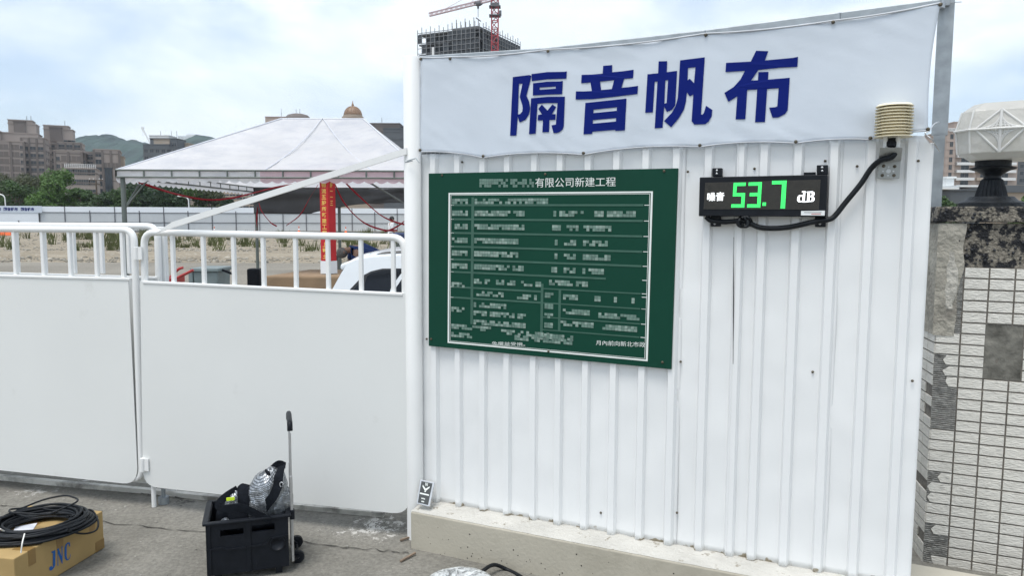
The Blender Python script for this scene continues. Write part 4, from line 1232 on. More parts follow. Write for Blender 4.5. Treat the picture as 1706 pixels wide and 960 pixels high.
coil = thing('cable_coil', bx(bl_ * .5, bw * .5, bh), 'flattened coil of black cable lying on the cardboard box', 'cable coil')
random.seed(21)
CC = gp(56, 877, bh + .02)
m = MB()
def loop(cx, cy, ra, rb_, z, tilt, ph, wob, r_=.0062, ang=0.0):
    pts = []
    for k in range(56):
        a = 2 * math.pi * k / 56 + ph
        w_ = 1 + wob * noise.noise(Vector((math.cos(a) * 1.3, math.sin(a) * 1.3, z * 90 + ph)))
        x, y = math.cos(a) * ra * w_, math.sin(a) * rb_ * w_
        x, y = x * math.cos(ang) - y * math.sin(ang), x * math.sin(ang) + y * math.cos(ang)
        pts.append(Vector((CC.x + cx + x, CC.y + cy + y, max(bh + r_ + .001, z + tilt * math.sin(a + ph * 2)))))
    m.tube(pts, r_, 8, closed=True)
for i in range(46):
    k = i / 46
    q_ = random.random() ** .8
    loop(random.uniform(-.015, .015) + .02, random.uniform(-.015, .015), .125 + .095 * q_, .10 + .085 * q_, bh + .007 + .052 * random.random() * math.sin(math.pi * min(1, max(.12, q_))),
         random.uniform(-.008, .008), random.uniform(0, 6.28), .09, r_=.0066, ang=.5 + random.uniform(-.12, .12))
loop(.0, .10, .12, .09, bh + .075, .018, .5, .2, .0045, .3)
loop(-.03, .05, .10, .07, bh + .07, .02, 1.9, .2, .0045, .1)
m.build('cable_loops', M['black_rubber'], coil)
m = MB()
q = [gp(118, 862, bh + .05), gp(150, 850, bh + .03), gp(163, 868, bh + .012), gp(160, 884, bh - .02), gp(140, 890, bh - .02), gp(112, 886, bh + .03)]
m.tube(spline(q, 10), .0045, 8); q = [gp(112, 862, bh + .05), gp(140, 857, bh + .02), gp(150, 868, bh + .01), gp(138, 880, bh - .01), gp(110, 884, bh + .04)]
m.tube(spline(q, 10), .0045, 8); m.build('loose_loop', M['black_rubber'], coil)
for (u, v), (u2, v2) in (((41, 890), (35, 922)), ((0, 882), (16, 890))):
    m = MB(); m.tube(spline([gp(u, v, bh + .085), gp((u + u2) / 2 - 1, (v + v2) / 2, bh + .06), gp(u2, v2, bh + .02)], 6), .003, 6); m.build('cable_tie', M['tie'], coil)
m = MB(); m.add([gp(18, 892, bh + .0035), gp(52, 888, bh + .0035), gp(62, 872, bh + .0035), gp(26, 878, bh + .0035)], [(0, 1, 2, 3)], False)
tag(m.build('paper_slip', M['paper'], solid=.0006), 'white paper slip lying on the cardboard box inside the cable coil', 'paper')

# ------------------------------------------------------------------ folding crate trolley
tw = gp(500, 951)
A_ = gp(341, 985); 
yaw_t = R(18)
TA = Vector((math.cos(yaw_t), math.sin(yaw_t), 0)); TB = Vector((-math.sin(yaw_t), math.cos(yaw_t), 0))
fr = CPOS + ray(341, 905) * (3.28 / ray(341, 905).y)
T0 = Vector((-1.365, 3.24, 0))
cw = .354
cd, cz0 = .28, .045
cz1 = .285
tr = thing('crate_trolley', T0 + TA * cw / 2 + TB * cd / 2, 'black folding crate trolley with upright handle standing before the gate', 'trolley')
def TT(a, b_, z): return T0 + TA * a + TB * b_ + Z * z
th = .014
print('crate', cw, cz1)
# front wall with two hand slots, other walls plain
def wall_slots(o, ax, w, n_, slots, name):
    m = MB(); z0, z1 = cz0, cz1
    xs = sorted({0, w} | {x for s in slots for x in s[:2]})
    for x0, x1 in zip(xs, xs[1:]):
        sl_ = [s for s in slots if s[0] <= x0 and s[1] >= x1]
        if sl_:
            m.hexa(o + ax * x0 + Z * z0, ax * (x1 - x0), n_ * th, Z * (sl_[0][2] - z0))
            m.hexa(o + ax * x0 + Z * sl_[0][3], ax * (x1 - x0), n_ * th, Z * (z1 - sl_[0][3]))
        else: m.hexa(o + ax * x0 + Z * z0, ax * (x1 - x0), n_ * th, Z * (z1 - z0))
    return m.build(name, M['black_plastic'], tr)
sh = cz1 - cz0
front = wall_slots(TT(0, 0, 0), TA, cw, TB, [(.17 * cw, .45 * cw, cz1 - .065, cz1 - .033), (.55 * cw, .83 * cw, cz1 - .06, cz1 - .028)], 'front_wall')
wall_slots(TT(0, cd - th, 0), TA, cw, TB, [(.3 * cw, .7 * cw, cz1 - .06, cz1 - .03)], 'back_wall')
wall_slots(TT(0, th, 0), TB, cd - 2 * th, TA, [], 'side_wall'); wall_slots(TT(cw - th, th, 0), TB, cd - 2 * th, TA, [], 'side_wall')
m = MB(); m.hexa(TT(th, th, cz0), TA * (cw - 2 * th), TB * (cd - 2 * th), Z * .012); m.build('floor', M['black_plastic'], tr)
m = MB()
m.hexa(TT(-.012, -.012, cz1 - .004), TA * (cw + .024), TB * .024, Z * .012); m.hexa(TT(-.012, cd - .012, cz1 - .004), TA * (cw + .024), TB * .024, Z * .012)
m.hexa(TT(-.012, .012, cz1 - .004), TA * .024, TB * (cd - .024), Z * .012); m.hexa(TT(cw - .012, .012, cz1 - .004), TA * .024, TB * (cd - .024), Z * .012)
m.build('rim', M['black_plastic'], tr, bevel=.004)
m = MB()
for p in ([(.0, .52), (.2, .52), (.25, .48), (.47, .48)], [(.5, .48), (.72, .5), (.78, .6), (1, .62)]):
    q = [TT(a * cw, -.003, cz0 + b_ * sh) for a, b_ in p]
    for a, b_ in zip(q, q[1:]): m.bar(a, b_, .008, .008, up=TB)
for a in (.02, .48, .5): m.hexa(TT(a * cw, -.006, cz0), TA * .012, TB * .006, Z * sh)
m.lathe(TT(.86 * cw, -.0, cz0 + .48 * sh), [(.034, 0), (.034, .006), (.03, .008), (.03, .006)], 24, axis=-TB)
m.build('moulding', M['black_plastic'], front)
hx = cw + .012
for b_ in (.035, cd - .035):
    m = MB(); zt = (CPOS + ray(484, 716) * (3.45 / ray(484, 716).y)).z
    m.hexa(TT(hx, b_ - .008, .05), TA * .012, TB * .016, Z * (zt * .62)); m.hexa(TT(hx + .002, b_ - .006, .05 + zt * .60), TA * .008, TB * .012, Z * (zt * .40 - .05))
    m.build('handle_tube', M['alu'], tr, bevel=.0015)
m = MB()
zt = (CPOS + ray(484, 700) * (3.45 / ray(484, 700).y)).z
q = [TT(hx + .006, .035, zt - .035), TT(hx + .006, .04, zt - .008), TT(hx + .006, .07, zt), TT(hx + .006, cd - .07, zt), TT(hx + .006, cd - .04, zt - .008), TT(hx + .006, cd - .035, zt - .035)]
m.tube(spline(q, 6), .0125, 10); m.build('handle_grip', M['black_plastic'], tr)
for b_ in (.035, cd - .035):
    m = MB(); m.hexa(TT(hx - .004, b_ - .014, cz1 - .03), TA * .022, TB * .028, Z * .045); m.build('tube_clamp', M['black_plastic'], tr, bevel=.003)
for b_ in (.10, .275):
    wc = TT(hx + .03, b_, .040)
    m = MB(); m.lathe(wc - TB * .012, [(.020, 0), (.029, .001), (.031, .005), (.031, .019), (.029, .023), (.020, .024)], 24, axis=TB); wh = m.build('wheel', M['black_rubber'], tr, sharp=40)
    m = MB(); m.lathe(wc - TB * .0128, [(.019, 0), (.019, .0256)], 18, axis=TB); m.lathe(wc - TB * .016, [(.007, 0), (.007, .032)], 10, axis=TB)
    m.build('rim', M['black_plastic'], wh, sharp=40)
    m = MB(); m.lathe(wc - TB * .0175, [(.005, 0), (.003, .0015)], 8, axis=TB); m.build('hub_cap', M['alu_white'], wh)
m = MB(); m.tube([TT(hx + .03, .09, .040), TT(hx + .03, cd, .040)], .006, 8)
for b_ in (.035, cd - .035): m.bar(TT(hx + .006, b_, .06), TT(hx + .03, max(b_, .1), .040), .02, .014)
m.build('axle', M['black_plastic'], tr)
for a in (.03, cw - .06):
    for b_ in (.02, cd - .045):
        m = MB(); m.hexa(TT(a, b_, .0085), TA * .03, TB * .025, Z * (cz0 - .0085)); m.build('foot', M['black_plastic'], tr)

# bags in the crate
def weave(name):
    m = bpy.data.materials.new(name); m.use_nodes = True
    N, L = m.node_tree.nodes, m.node_tree.links
    b = N['Principled BSDF']; b.inputs['Roughness'].default_value = .3; b.inputs['Metallic'].default_value = .55
    t = N.new('ShaderNodeTexCoord')
    br = N.new('ShaderNodeTexBrick'); br.inputs['Scale'].default_value = 75
    br.inputs['Color1'].default_value = (.62, .65, .68, 1); br.inputs['Color2'].default_value = (.33, .35, .38, 1); br.inputs['Mortar'].default_value = (.11, .12, .13, 1)
    br.inputs['Mortar Size'].default_value = .11; br.inputs['Brick Width'].default_value = .55; br.inputs['Row Height'].default_value = .5
    L.new(t.outputs['Object'], br.inputs['Vector'])
    mp_ = N.new('ShaderNodeMapping'); mp_.inputs['Rotation'].default_value = (R(70), R(12), R(20)); L.new(t.outputs['Object'], mp_.inputs['Vector']); L.new(mp_.outputs['Vector'], br.inputs['Vector'])
    L.new(br.outputs['Color'], b.inputs['Base Color'])
    n = N.new('ShaderNodeTexNoise'); n.inputs['Scale'].default_value = 22; n.inputs['Detail'].default_value = 4; L.new(t.outputs['Object'], n.inputs['Vector'])
    bp = N.new('ShaderNodeBump'); bp.inputs['Strength'].default_value = .9; bp.inputs['Distance'].default_value = .02
    L.new(n.outputs['Fac'], bp.inputs['Height']); L.new(bp.outputs['Normal'], b.inputs['Normal'])
    return m
M['silver'] = weave('silver_woven_foil')
def tv(u, v, d): return CPOS + ray(u, v) * (d / ray(u, v).y)
bag = thing('tool_bag', TT(cw * .72, cd * .5, cz0 + .012), 'silver woven bag with black straps piled on top of the black crate', 'bag')
rot = Matrix.Rotation(R(22), 3, 'Y')
m = MB(); m.ball(tv(444, 826, 3.44), .088, .095, .142, 28, 20, rot, .13, 2.4); m.ball(tv(466, 836, 3.45), .055, .07, .09, 20, 14, None, .13, 3); m.build('body', M['silver'], bag)
def strap(pts, w, t_, name, parent, nrm_=Vector((0, -1, 0))):
    P = spline(pts, 7); m = MB(); vs = []
    for i, p in enumerate(P):
        tg = (P[min(i + 1, len(P) - 1)] - P[max(i - 1, 0)]).normalized()
        s = tg.cross(nrm_).normalized() * w / 2
        vs += [p - s, p + s, p + s + nrm_ * t_, p - s + nrm_ * t_]
    k = len(P)
    fs = [(i * 4 + j, i * 4 + (j + 1) % 4, (i + 1) * 4 + (j + 1) % 4, (i + 1) * 4 + j) for i in range(k - 1) for j in range(4)] + [(3, 2, 1, 0), ((k - 1) * 4, (k - 1) * 4 + 1, (k - 1) * 4 + 2, (k - 1) * 4 + 3)]
    m.add(vs, fs, False); return m.build(name, M['black_cloth'], parent)
strap([tv(470, 776, 3.44), tv(465, 792, 3.37), tv(462, 812, 3.345), tv(455, 828, 3.34), tv(444, 842, 3.35), tv(432, 858, 3.37)], .042, .004, 'strap', bag)
strap([tv(476, 776, 3.44), tv(464, 773, 3.46), tv(450, 785, 3.47)], .03, .004, 'strap', bag)
m = MB(); c = tv(469, 808, 3.325)
m.tube([c + Vector((math.cos(a) * .008, 0, math.sin(a) * .011)) for a in [k * .45 for k in range(11)]], .002, 6); m.build('buckle', M['alu'], bag)
m = MB(); m.ball(tv(446, 788, 3.37), .008, .008, .02, 10, 8, Matrix.Rotation(R(-35), 3, 'Y')); m.build('zip_pull', M['black_plastic'], bag)
pc = thing('tool_pouch', TT(cw * .3, cd * .5, cz0 + .012), 'black pouch with silver end and yellow tag at the crate left side', 'pouch')
m = MB(); m.ball(tv(398, 856, 3.44), .095, .10, .095, 24, 16, None, .18, 2.2); m.build('body', M['black_cloth'], pc)
m = MB(); m.ball(tv(389, 838, 3.40), .036, .05, .062, 20, 14, Matrix.Rotation(R(18), 3, 'Y'), .16, 3); m.build('silver_pocket', M['silver'], pc)
m = MB(); m.ball(tv(379, 871, 3.36), .032, .04, .026, 16, 10, None, .1, 3); m.build('silver_end', M['silver'], pc)
m = MB(); c = tv(384, 832, 3.335); m.hexa(c - TA * .018 - Z * .009, TA * .036, TB * .003, Z * .016); m.build('tag', M['neon'], pc, bevel=.001)
strap([tv(396, 815, 3.40), tv(376, 828, 3.36), tv(364, 842, 3.33), tv(372, 848, 3.30), tv(402, 846, 3.30), tv(430, 858, 3.31), tv(452, 868, 3.32)], .034, .004, 'strap', pc)
m = MB(); m.ball(tv(414, 834, 3.41), .050, .05, .080, 18, 12, Matrix.Rotation(R(-25), 3, 'Y'), .18, 3); m.build('flap', M['black_cloth'], pc)
m = MB(); m.ball(tv(440, 862, 3.47), .10, .09, .075, 20, 12, None, .2, 3); tag(m.build('cloth_bundle', M['black_cloth']), 'crumpled black cloth stuffed under the silver bag in the crate', 'cloth')

# ------------------------------------------------------------------ wrapped cable coil, cable and stick in the foreground
wc = gp(765, 992, .045)
wr = thing('wrapped_coil', Vector((wc.x, wc.y, 0)), 'black cable coil wrapped in clear plastic film at the footing', 'cable coil')
def torus(R0, r_, f, nu=60, nv=18):
    def fn(u, v):
        a, b_ = 2 * math.pi * u, 2 * math.pi * v
        k = f(a, b_)
        rr = r_ * k
        return Vector((wc.x + math.cos(a) * (R0 + rr * math.cos(b_)), wc.y + math.sin(a) * (R0 + rr * math.cos(b_)), .009 + .052 + rr * math.sin(b_) * .95))
    m = MB(); m.grid(fn, nu, nv); return m
torus(.115, .046, lambda a, b_: 1).build('cable', M['black_rubber'], wr)
M['film'] = bpy.data.materials.new('clear_stretch_film'); M['film'].use_nodes = True
def film():
    N, L = M['film'].node_tree.nodes, M['film'].node_tree.links
    b = N['Principled BSDF']; b.inputs['Base Color'].default_value = (.75, .78, .78, 1); b.inputs['Roughness'].default_value = .22
    t = N.new('ShaderNodeTexCoord'); n = N.new('ShaderNodeTexNoise'); n.inputs['Scale'].default_value = 30; n.inputs['Detail'].default_value = 6; n.inputs['Distortion'].default_value = 1.5
    L.new(t.outputs['Object'], n.inputs['Vector'])
    bp = N.new('ShaderNodeBump'); bp.inputs['Strength'].default_value = 1; bp.inputs['Distance'].default_value = .01; L.new(n.outputs['Fac'], bp.inputs['Height']); L.new(bp.outputs['Normal'], b.inputs['Normal'])
    r = N.new('ShaderNodeValToRGB'); r.color_ramp.elements[0].position = .38; r.color_ramp.elements[0].color = (.25,) * 3 + (1,); r.color_ramp.elements[1].position = .62; r.color_ramp.elements[1].color = (.8,) * 3 + (1,)
    L.new(n.outputs['Fac'], r.inputs['Fac']); L.new(r.outputs['Color'], b.inputs['Alpha'])
film()
torus(.115, .052, lambda a, b_: 1 + .05 * noise.noise(Vector((math.cos(a) * 3, math.sin(a) * 3, b_ * 2)))).build('film_wrap', M['film'], wr)
m = MB(); m.tube(spline([gp(800, 955, .06), gp(822, 942, .05), gp(845, 950, .012), gp(868, 962, .011), gp(900, 985, .011)], 8), .009, 10)
m.build('cable_tail', M['black_rubber'], wr)
random.seed(5)
for (u, v, u2, v2, lab) in [(667, 936, 692, 922, 'thin broken brown stick on the ground at the footing corner'), (667, 901, 682, 896, 'short twig on the ground against the footing end')]:
    m = MB(); a, b_ = gp(u, v, .016), gp(u2, v2, .02); m.bar(a, b_, .010, .008); M.setdefault('wood', mat('weathered_wood', (.2, .15, .11), .9, .3, 30))
    tag(m.build('stick', M['wood']), lab, 'stick')
# grit on the concrete
m = MB()
for i in range(330):
    u, v = random.uniform(-60, 690), random.uniform(815, 1000)
    p = gp(u, v, .009); r_ = random.choice([.002, .003, .003, .005, .008]) * random.uniform(.6, 1.2)
    m.ball(p, r_, r_ * random.uniform(.6, 1), r_ * .6, 6, 4)
for i in range(260):
    p = gp(random.gauss(622, 38), random.gauss(880, 9), .009); r_ = random.uniform(.002, .006); m.ball(p, r_, r_, r_ * .5, 5, 3)
M['grit'] = mat('pale_grit', (.27, .26, .235), .9, .5, 3, spec=.1)
kind(m.build('gravel', M['grit']), 'stuff')
# ------------------------------------------------------------------ marquee tent inside the site
TY0, TYR, TY1 = 12.0, 15.2, 18.4
zE = yp(400, 284, TY0).z; zR = yp(537, 198, TYR).z
XL, XR_ = yp(193, 284, TY0).x, yp(703, 284, TY0).x
RL, RR = yp(470, 198, TYR).x, yp(605, 198, TYR).x
tent = thing('marquee_tent', Vector(((XL + XR_) / 2, TYR, 0)), 'white hip roofed marquee tent on steel posts in the yard behind the gate', 'tent')
c00, c10, c11, c01 = Vector((XL, TY0, zE)), Vector((XR_, TY0, zE)), Vector((XR_, TY1, zE)), Vector((XL, TY1, zE))
r0, r1 = Vector((RL, TYR, zR)), Vector((RR, TYR, zR))
def roofp(a, b_, c, d, sag, seed):
    def f(u, v):
        p = a.lerp(b_, u).lerp(d.lerp(c, u), v)
        w = math.sin(math.pi * v) * math.sin(math.pi * min(1, max(0, u)))
        n = noise.noise(Vector((p.x * 1.6 + p.z * 2, p.y * 1.2, seed))) * .05 + noise.noise(Vector((p.x * 5 + p.z * 4, p.y * 3 - p.x * 2, seed))) * .028
        return p + Z * (-sag * w + n * w)
    return f
m = MB()
m.grid(roofp(c00, c10, r1, r0, .12, 1), 60, 26); m.grid(roofp(c10, c11, r1, r1 + Vector((0, .001, 0)), .12, 2), 26, 26)
m.grid(roofp(c11, c01, r0, r1, .12, 3), 40, 16); m.grid(roofp(c01, c00, r0, r0 + Vector((0, .001, 0)), .12, 4), 26, 26)
m.build('roof', M['tent'], tent)
m = MB()
mid_r = Vector(((RL + RR) / 2, TYR, zR + .02))
def onroof(x, t): return c00.lerp(c10, (x - XL) / (XR_ - XL))
M['tent_seam'] = mat('tent_seam', (.56, .58, .63), .5, .05, 5)
for xb in (yp(440, 284, TY0).x, yp(620, 284, TY0).x):
    P = [mid_r.lerp(Vector((xb, TY0, zE)), t) + Z * (-.10 * math.sin(math.pi * t) + .004) for t in [k / 14 for k in range(15)]]
    m.tube(P, .009, 6)
m.tube([c00, r0.copy() + Z * .01], .016, 6); m.tube([c10, r1.copy() + Z * .01], .016, 6); m.tube([r0, r1], .02, 6)
m.build('seam', M['tent_seam'], tent)
def valance(a, b_, n, mat_, drop=.20):
    m = MB(); k = 12
    d = (b_ - a); nn = n * k
    for i in range(nn):
        u0, u1 = i / nn, (i + 1) / nn
        e = lambda u: drop * (.82 + .18 * abs(math.sin(math.pi * u * n)))
        w = lambda u: Vector((0, .02 * math.sin(u * n * 2.1), 0))
        m.add([a + d * u0, a + d * u1, a + d * u1 + w(u1) - Z * e(u1), a + d * u0 + w(u0) - Z * e(u0)], [(0, 3, 2, 1)], True)
    m.build('valance', mat_, tent)
xm = yp(432, 284, TY0).x
valance(c00 + Vector((0, .03, 0)), Vector((xm, TY0 + .03, zE)), 14, M['tent'])
valance(Vector((xm, TY0 + .03, zE)), c10 + Vector((0, .03, 0)), 14, M['tent_pink'])
valance(c01, c00, 30, M['tent']); valance(c10, c11, 30, M['tent_pink']); valance(c01, c11, 24, M['tent'])
def truss(a, b_, n):
    m = MB(); dz = Z * .11
    m.tube([a, b_], .016, 6); m.tube([a - dz, b_ - dz], .016, 6)
    for i in range(n + 1): p = a.lerp(b_, i / n); m.tube([p, p - dz], .014, 6)
    m.build('eave_truss', M['tent_steel'], tent)
truss(c00 + Vector((0, 0, 0)), c10, 11); truss(c00, c01, 12); truss(c10, c11, 12); truss(c01, c11, 11)
for p in (c00 + Vector((.08, .05, 0)), c01 + Vector((.05, -.05, 0)), c10, c11, Vector((yp(566, 400, TY1).x, TY1, zE))):
    m = MB(); m.tube([Vector((p.x, p.y, .006)), Vector((p.x, p.y, zE - .1))], .038, 10); m.lathe((p.x, p.y, .005), [(.1, 0), (.1, .012)], 10)
    m.build('tent_post', M['tent_steel'], tent)
for p, dx in ((c00 + Vector((.08, .05, 0)), Vector((.42, 0, 0))), (c00 + Vector((.08, .05, 0)), Vector((.1, .42, 0))), (c01, Vector((.42, 0, 0)))):
    m = MB(); m.tube([Vector((p.x, p.y, zE - .62)), p + dx - Z * .12], .014, 6); m.build('knee_brace', M['tent_steel'], tent)
m = MB(); m.tube([yp(612, 302, 12.6), yp(672, 338, 12.3)], .016, 6); m.build('knee_brace', M['tent_steel'], tent)
# dark tarpaulin across the back
xa, xb = yp(424, 310, TY1).x, yp(700, 310, TY1).x + 1.5
def tarp(u, v):
    x = xa + (xb - xa) * u
    hem = .62 - .28 * max(0, math.sin(math.pi * max(0, (u - .25) / .75))) ** .8
    z = zE - .02 - hem * (1 - v)
    return Vector((x, TY1 - .10 - .12 * (1 - v) * math.sin(u * 9) ** 2 + .06 * noise.noise(Vector((u * 10, v * 3, 1))), z + .02 * noise.noise(Vector((u * 8, 0, 3)))))
m = MB(); m.grid(tarp, 60, 14); o = m.build('tarpaulin', M['tarp'], solid=.002)
tag(o, 'dark grey tarpaulin hung along the back of the marquee tent', 'tarpaulin')
# red and gold banner column
YC = 12.1
bc0, bc1 = yp(535, 456, YC), yp(533, 300, YC)
ztop, zbot = yp(540, 296, YC).z, yp(545, 456, YC).z
zwh = yp(545, 435, YC).z
cx = yp(545, 380, YC).x
ca = R(32); D1 = Vector((math.cos(ca), -math.sin(ca), 0)) ; D2 = Vector((math.sin(ca), math.cos(ca), 0))
col0 = Vector((yp(534, 400, YC).x, YC, 0)); 
w1 = .165
col = thing('banner_column', Vector((cx, YC, zbot)), 'red fabric column with gold characters and a white foot under the tent', 'banner column')
ca = R(-25); D1 = Vector((math.cos(ca), math.sin(ca), 0)); D2 = Vector((-math.sin(ca), math.cos(ca), 0))
m = MB(); m.hexa(col0 + Z * zwh, D1 * w1, D2 * .19, Z * (ztop - zwh)); m.build('cloth', M['red_cloth'], col, bevel=.006)
m = MB(); m.hexa(col0 + Z * zbot - D1 * .006 - D2 * .006, D1 * (w1 + .012), D2 * .202, Z * (zwh - zbot)); m.build('foot', M['hoard_white'], col)
m = MB()
fo = col0 - D2 * .003
txt = '物流五股所新建工程'
n_ = 13.2; ch = (ztop - .08 - zwh) / n_
for i, c in enumerate(txt + ' ' + '上動土'):
    if c == ' ': continue
    z1 = ztop - .08 - i * ch; a, b_ = fo + D1 * .04 + Z * z1, fo + D1 * (w1 - .035) + Z * z1
    letter(m, c, a, b_, b_ - Z * ch * .8, a - Z * ch * .8, .02)
so = col0 + D1 * (w1 + .003)
for i, c in enumerate('股一一三'):
    if c == '股': pass
    z1 = ztop - .08 - i * ch * 1.0; a, b_ = so + D2 * .05 + Z * z1, so + D2 * .115 + Z * z1
    if c == '一': m.add([a - Z * ch * .45, b_ - Z * ch * .45, b_ - Z * ch * .33, a - Z * ch * .33], [(0, 1, 2, 3)], False)
    else: letter(m, c, a, b_, b_ - Z * ch * .8, a - Z * ch * .8, .02)
m.build('gold_characters', M['gold'], col)
# ribbons
def ribbon(pts, lab, w=.035):
    P = spline([yp(u, v, y) for u, v, y in pts], 8)
    m = MB(); vs = []
    for i, p in enumerate(P):
        tw = i * .35
        s = Vector((math.sin(tw) * .3, .6, .75)).normalized() * w / 2
        vs += [p - s, p + s]
    m.add(vs, [(2 * i, 2 * i + 2, 2 * i + 3, 2 * i + 1) for i in range(len(P) - 1)], True)
    tag(m.build('ribbon', M['ribbon'], solid=.002), lab, 'ribbon', 'red ribbons strung under the tent')
ribbon([(557, 305, 12.3), (575, 340, 12.6), (605, 370, 12.9), (638, 383, 13.2), (662, 384, 13.4)], 'pale red ribbon drooping from the red column top towards the white shirted person')
ribbon([(576, 305, 12.3), (602, 330, 12.8), (640, 362, 13.3), (684, 377, 13.8), (720, 385, 14)], 'long red ribbon sweeping down rightwards beneath the pink tent edge')
ribbon([(690, 350, 13), (672, 370, 13.2), (655, 381, 13.4), (640, 386, 13.5)], 'short dark red ribbon rising towards the round white post')
ribbon([(530, 308, 12.3), (516, 330, 12.8), (500, 358, 13.3), (477, 376, 13.8)], 'dark red ribbon falling left of the red column')
ribbon([(431, 338, 18), (436, 352, 17.5), (450, 370, 17), (461, 377, 16.8)], 'pink ribbon hanging from the tent post by the tarpaulin')
ribbon([(231, 303, 12.1), (262, 314, 12.6), (300, 325, 13.5), (345, 333, 14.5), (385, 330, 15), (420, 322, 15), (460, 312, 14), (520, 303, 12.8)], 'long red ribbon garland swagged below the left tent edge', .045)
ribbon([(429, 345, 18.2), (428, 370, 18.2), (430, 395, 18.2)], 'red ribbon wrapped straight down the rear tent post', .09)
# stage block under brown cloth
zs = .76
sx0, sx1 = yp(418, 470, 11.7).x, yp(640, 458, 11.7).x
m = MB(); P = [Vector((sx0 - .05, 11.7, 0)), Vector((sx1, 11.7, 0)), Vector((sx1, 13.25, 0)), Vector((sx0 + .25, 13.25, 0))]
Q_ = [Vector((sx0 + .22, 11.7, zs)), Vector((sx1, 11.7, zs)), Vector((sx1, 13.25, zs)), Vector((sx0 + .5, 13.25, zs))]
m.add(P + Q_, [(3, 2, 1, 0), (4, 5, 6, 7), (0, 1, 5, 4), (1, 2, 6, 5), (2, 3, 7, 6), (3, 0, 4, 7)], False)
tag(m.build('stage_block', M['brown_cloth'], bevel=.03), 'low stage block under plain brown cloth carrying the red column', 'stage')
# loudspeaker-like black bag beside it
m = MB(); p = yp(411, 472, 13.6); a = yp(411, 448, 13.6); b_ = yp(430, 448, 13.6)
m.hexa(Vector((p.x, 13.6, .006)), Vector((b_.x - p.x, .05, 0)), Vector((0, .22, 0)), Z * (a.z - .006)); tag(m.build('black_case', M['black_plastic'], bevel=.03), 'black upright case standing left of the brown stage block', 'case')
# wheelie bin
p0, p1 = yp(318, 470, 10), yp(366, 470, 10)
zt = yp(340, 447, 10).z
wb = thing('wheelie_bin', Vector(((p0.x + p1.x) / 2, 10.2, 0)), 'grey green wheelie bin with a dark lid seen over the gate', 'bin')
w_ = p1.x - p0.x
m = MB(); a = Vector((p0.x + .03, 10, .06))
m.add([a + Vector((.04, .04, 0)), a + Vector((w_ - .08, .04, 0)), a + Vector((w_ - .08, .4, 0)), a + Vector((.04, .4, 0)),
       Vector((p0.x + .03, 10, zt - .05)), Vector((p1.x - .03, 10, zt - .05)), Vector((p1.x - .03, 10.48, zt - .05)), Vector((p0.x + .03, 10.48, zt - .05))],
      [(3, 2, 1, 0), (4, 5, 6, 7), (0, 1, 5, 4), (1, 2, 6, 5), (2, 3, 7, 6), (3, 0, 4, 7)], False)
m.build('body', M['bin'], wb, bevel=.015)
m = MB(); m.hexa((p0.x, 9.97, zt - .048), (w_, 0, 0), (0, .54, 0), (0, 0, .05)); m.hexa((p0.x - .03, 9.99, zt - .20), (.06, 0, 0), (0, .4, 0), (0, 0, .17)); m.build('lid', M['bin'], wb, bevel=.012)
m = MB(); m.bar((p1.x, 10.1, zt - .03), (p1.x + .13, 10.15, zt - .09), .04, .03); m.build('handle', M['black_plastic'], wb)
for y in (10.1, 10.42):
    m = MB(); m.lathe((p0.x + .09, y, .085), [(.08, -.02), (.08, .02)], 16, axis=Vector((0, 1, 0))); m.build('wheel', M['black_rubber'], wb)
m = MB(); pw = yp(377, 470, 10.2); m.ball(Vector((pw.x, 10.2, .30)), .16, .14, .30, 14, 10, None, .25, 4); tag(m.build('white_sack', M['hoard_white']), 'crumpled white sack beside the wheelie bin', 'sack')
# red hand truck
ht = thing('hand_truck', Vector((yp(290, 470, 8.5).x, 8.5, 0)), 'red steel hand truck with two slanting handles seen over the gate', 'hand truck')
def h_(u, v, y): return yp(u, v, y)
for y in (8.4, 8.7):
    m = MB(); q = [h_(305, 446, y), h_(297, 449, y), h_(284, 462, y), h_(280, 470, y)] if y > 8.5 else [h_(322, 450, y), h_(312, 455, y), h_(294, 464, y), h_(280, 473, y)]
    q.append(Vector((q[-1].x - .55, y, .1))); m.tube(spline(q, 5), .016, 8); m.build('handle', M['red_steel'], ht)
m = MB(); a = h_(277, 465, 8.38); m.hexa(a - Z * .06, (.05, 0, 0), (0, .36, 0), (0, 0, .07)); q = Vector((h_(280, 470, 8.4).x - .55, 8.38, .02)); m.hexa(q - Vector((.02, 0, 0)), (.04, 0, 0), (0, .36, 0), (0, 0, .5)); m.hexa(q - Vector((.2, 0, .01)), (.22, 0, 0), (0, .36, 0), (0, 0, .015))
m.build('frame', M['red_steel'], ht)
for y in (8.33, 8.79):
    m = MB(); m.lathe((q.x + .1, y, .109), [(.10, -.02), (.10, .02)], 16, axis=Vector((0, 1, 0))); m.build('wheel', M['black_rubber'], ht)

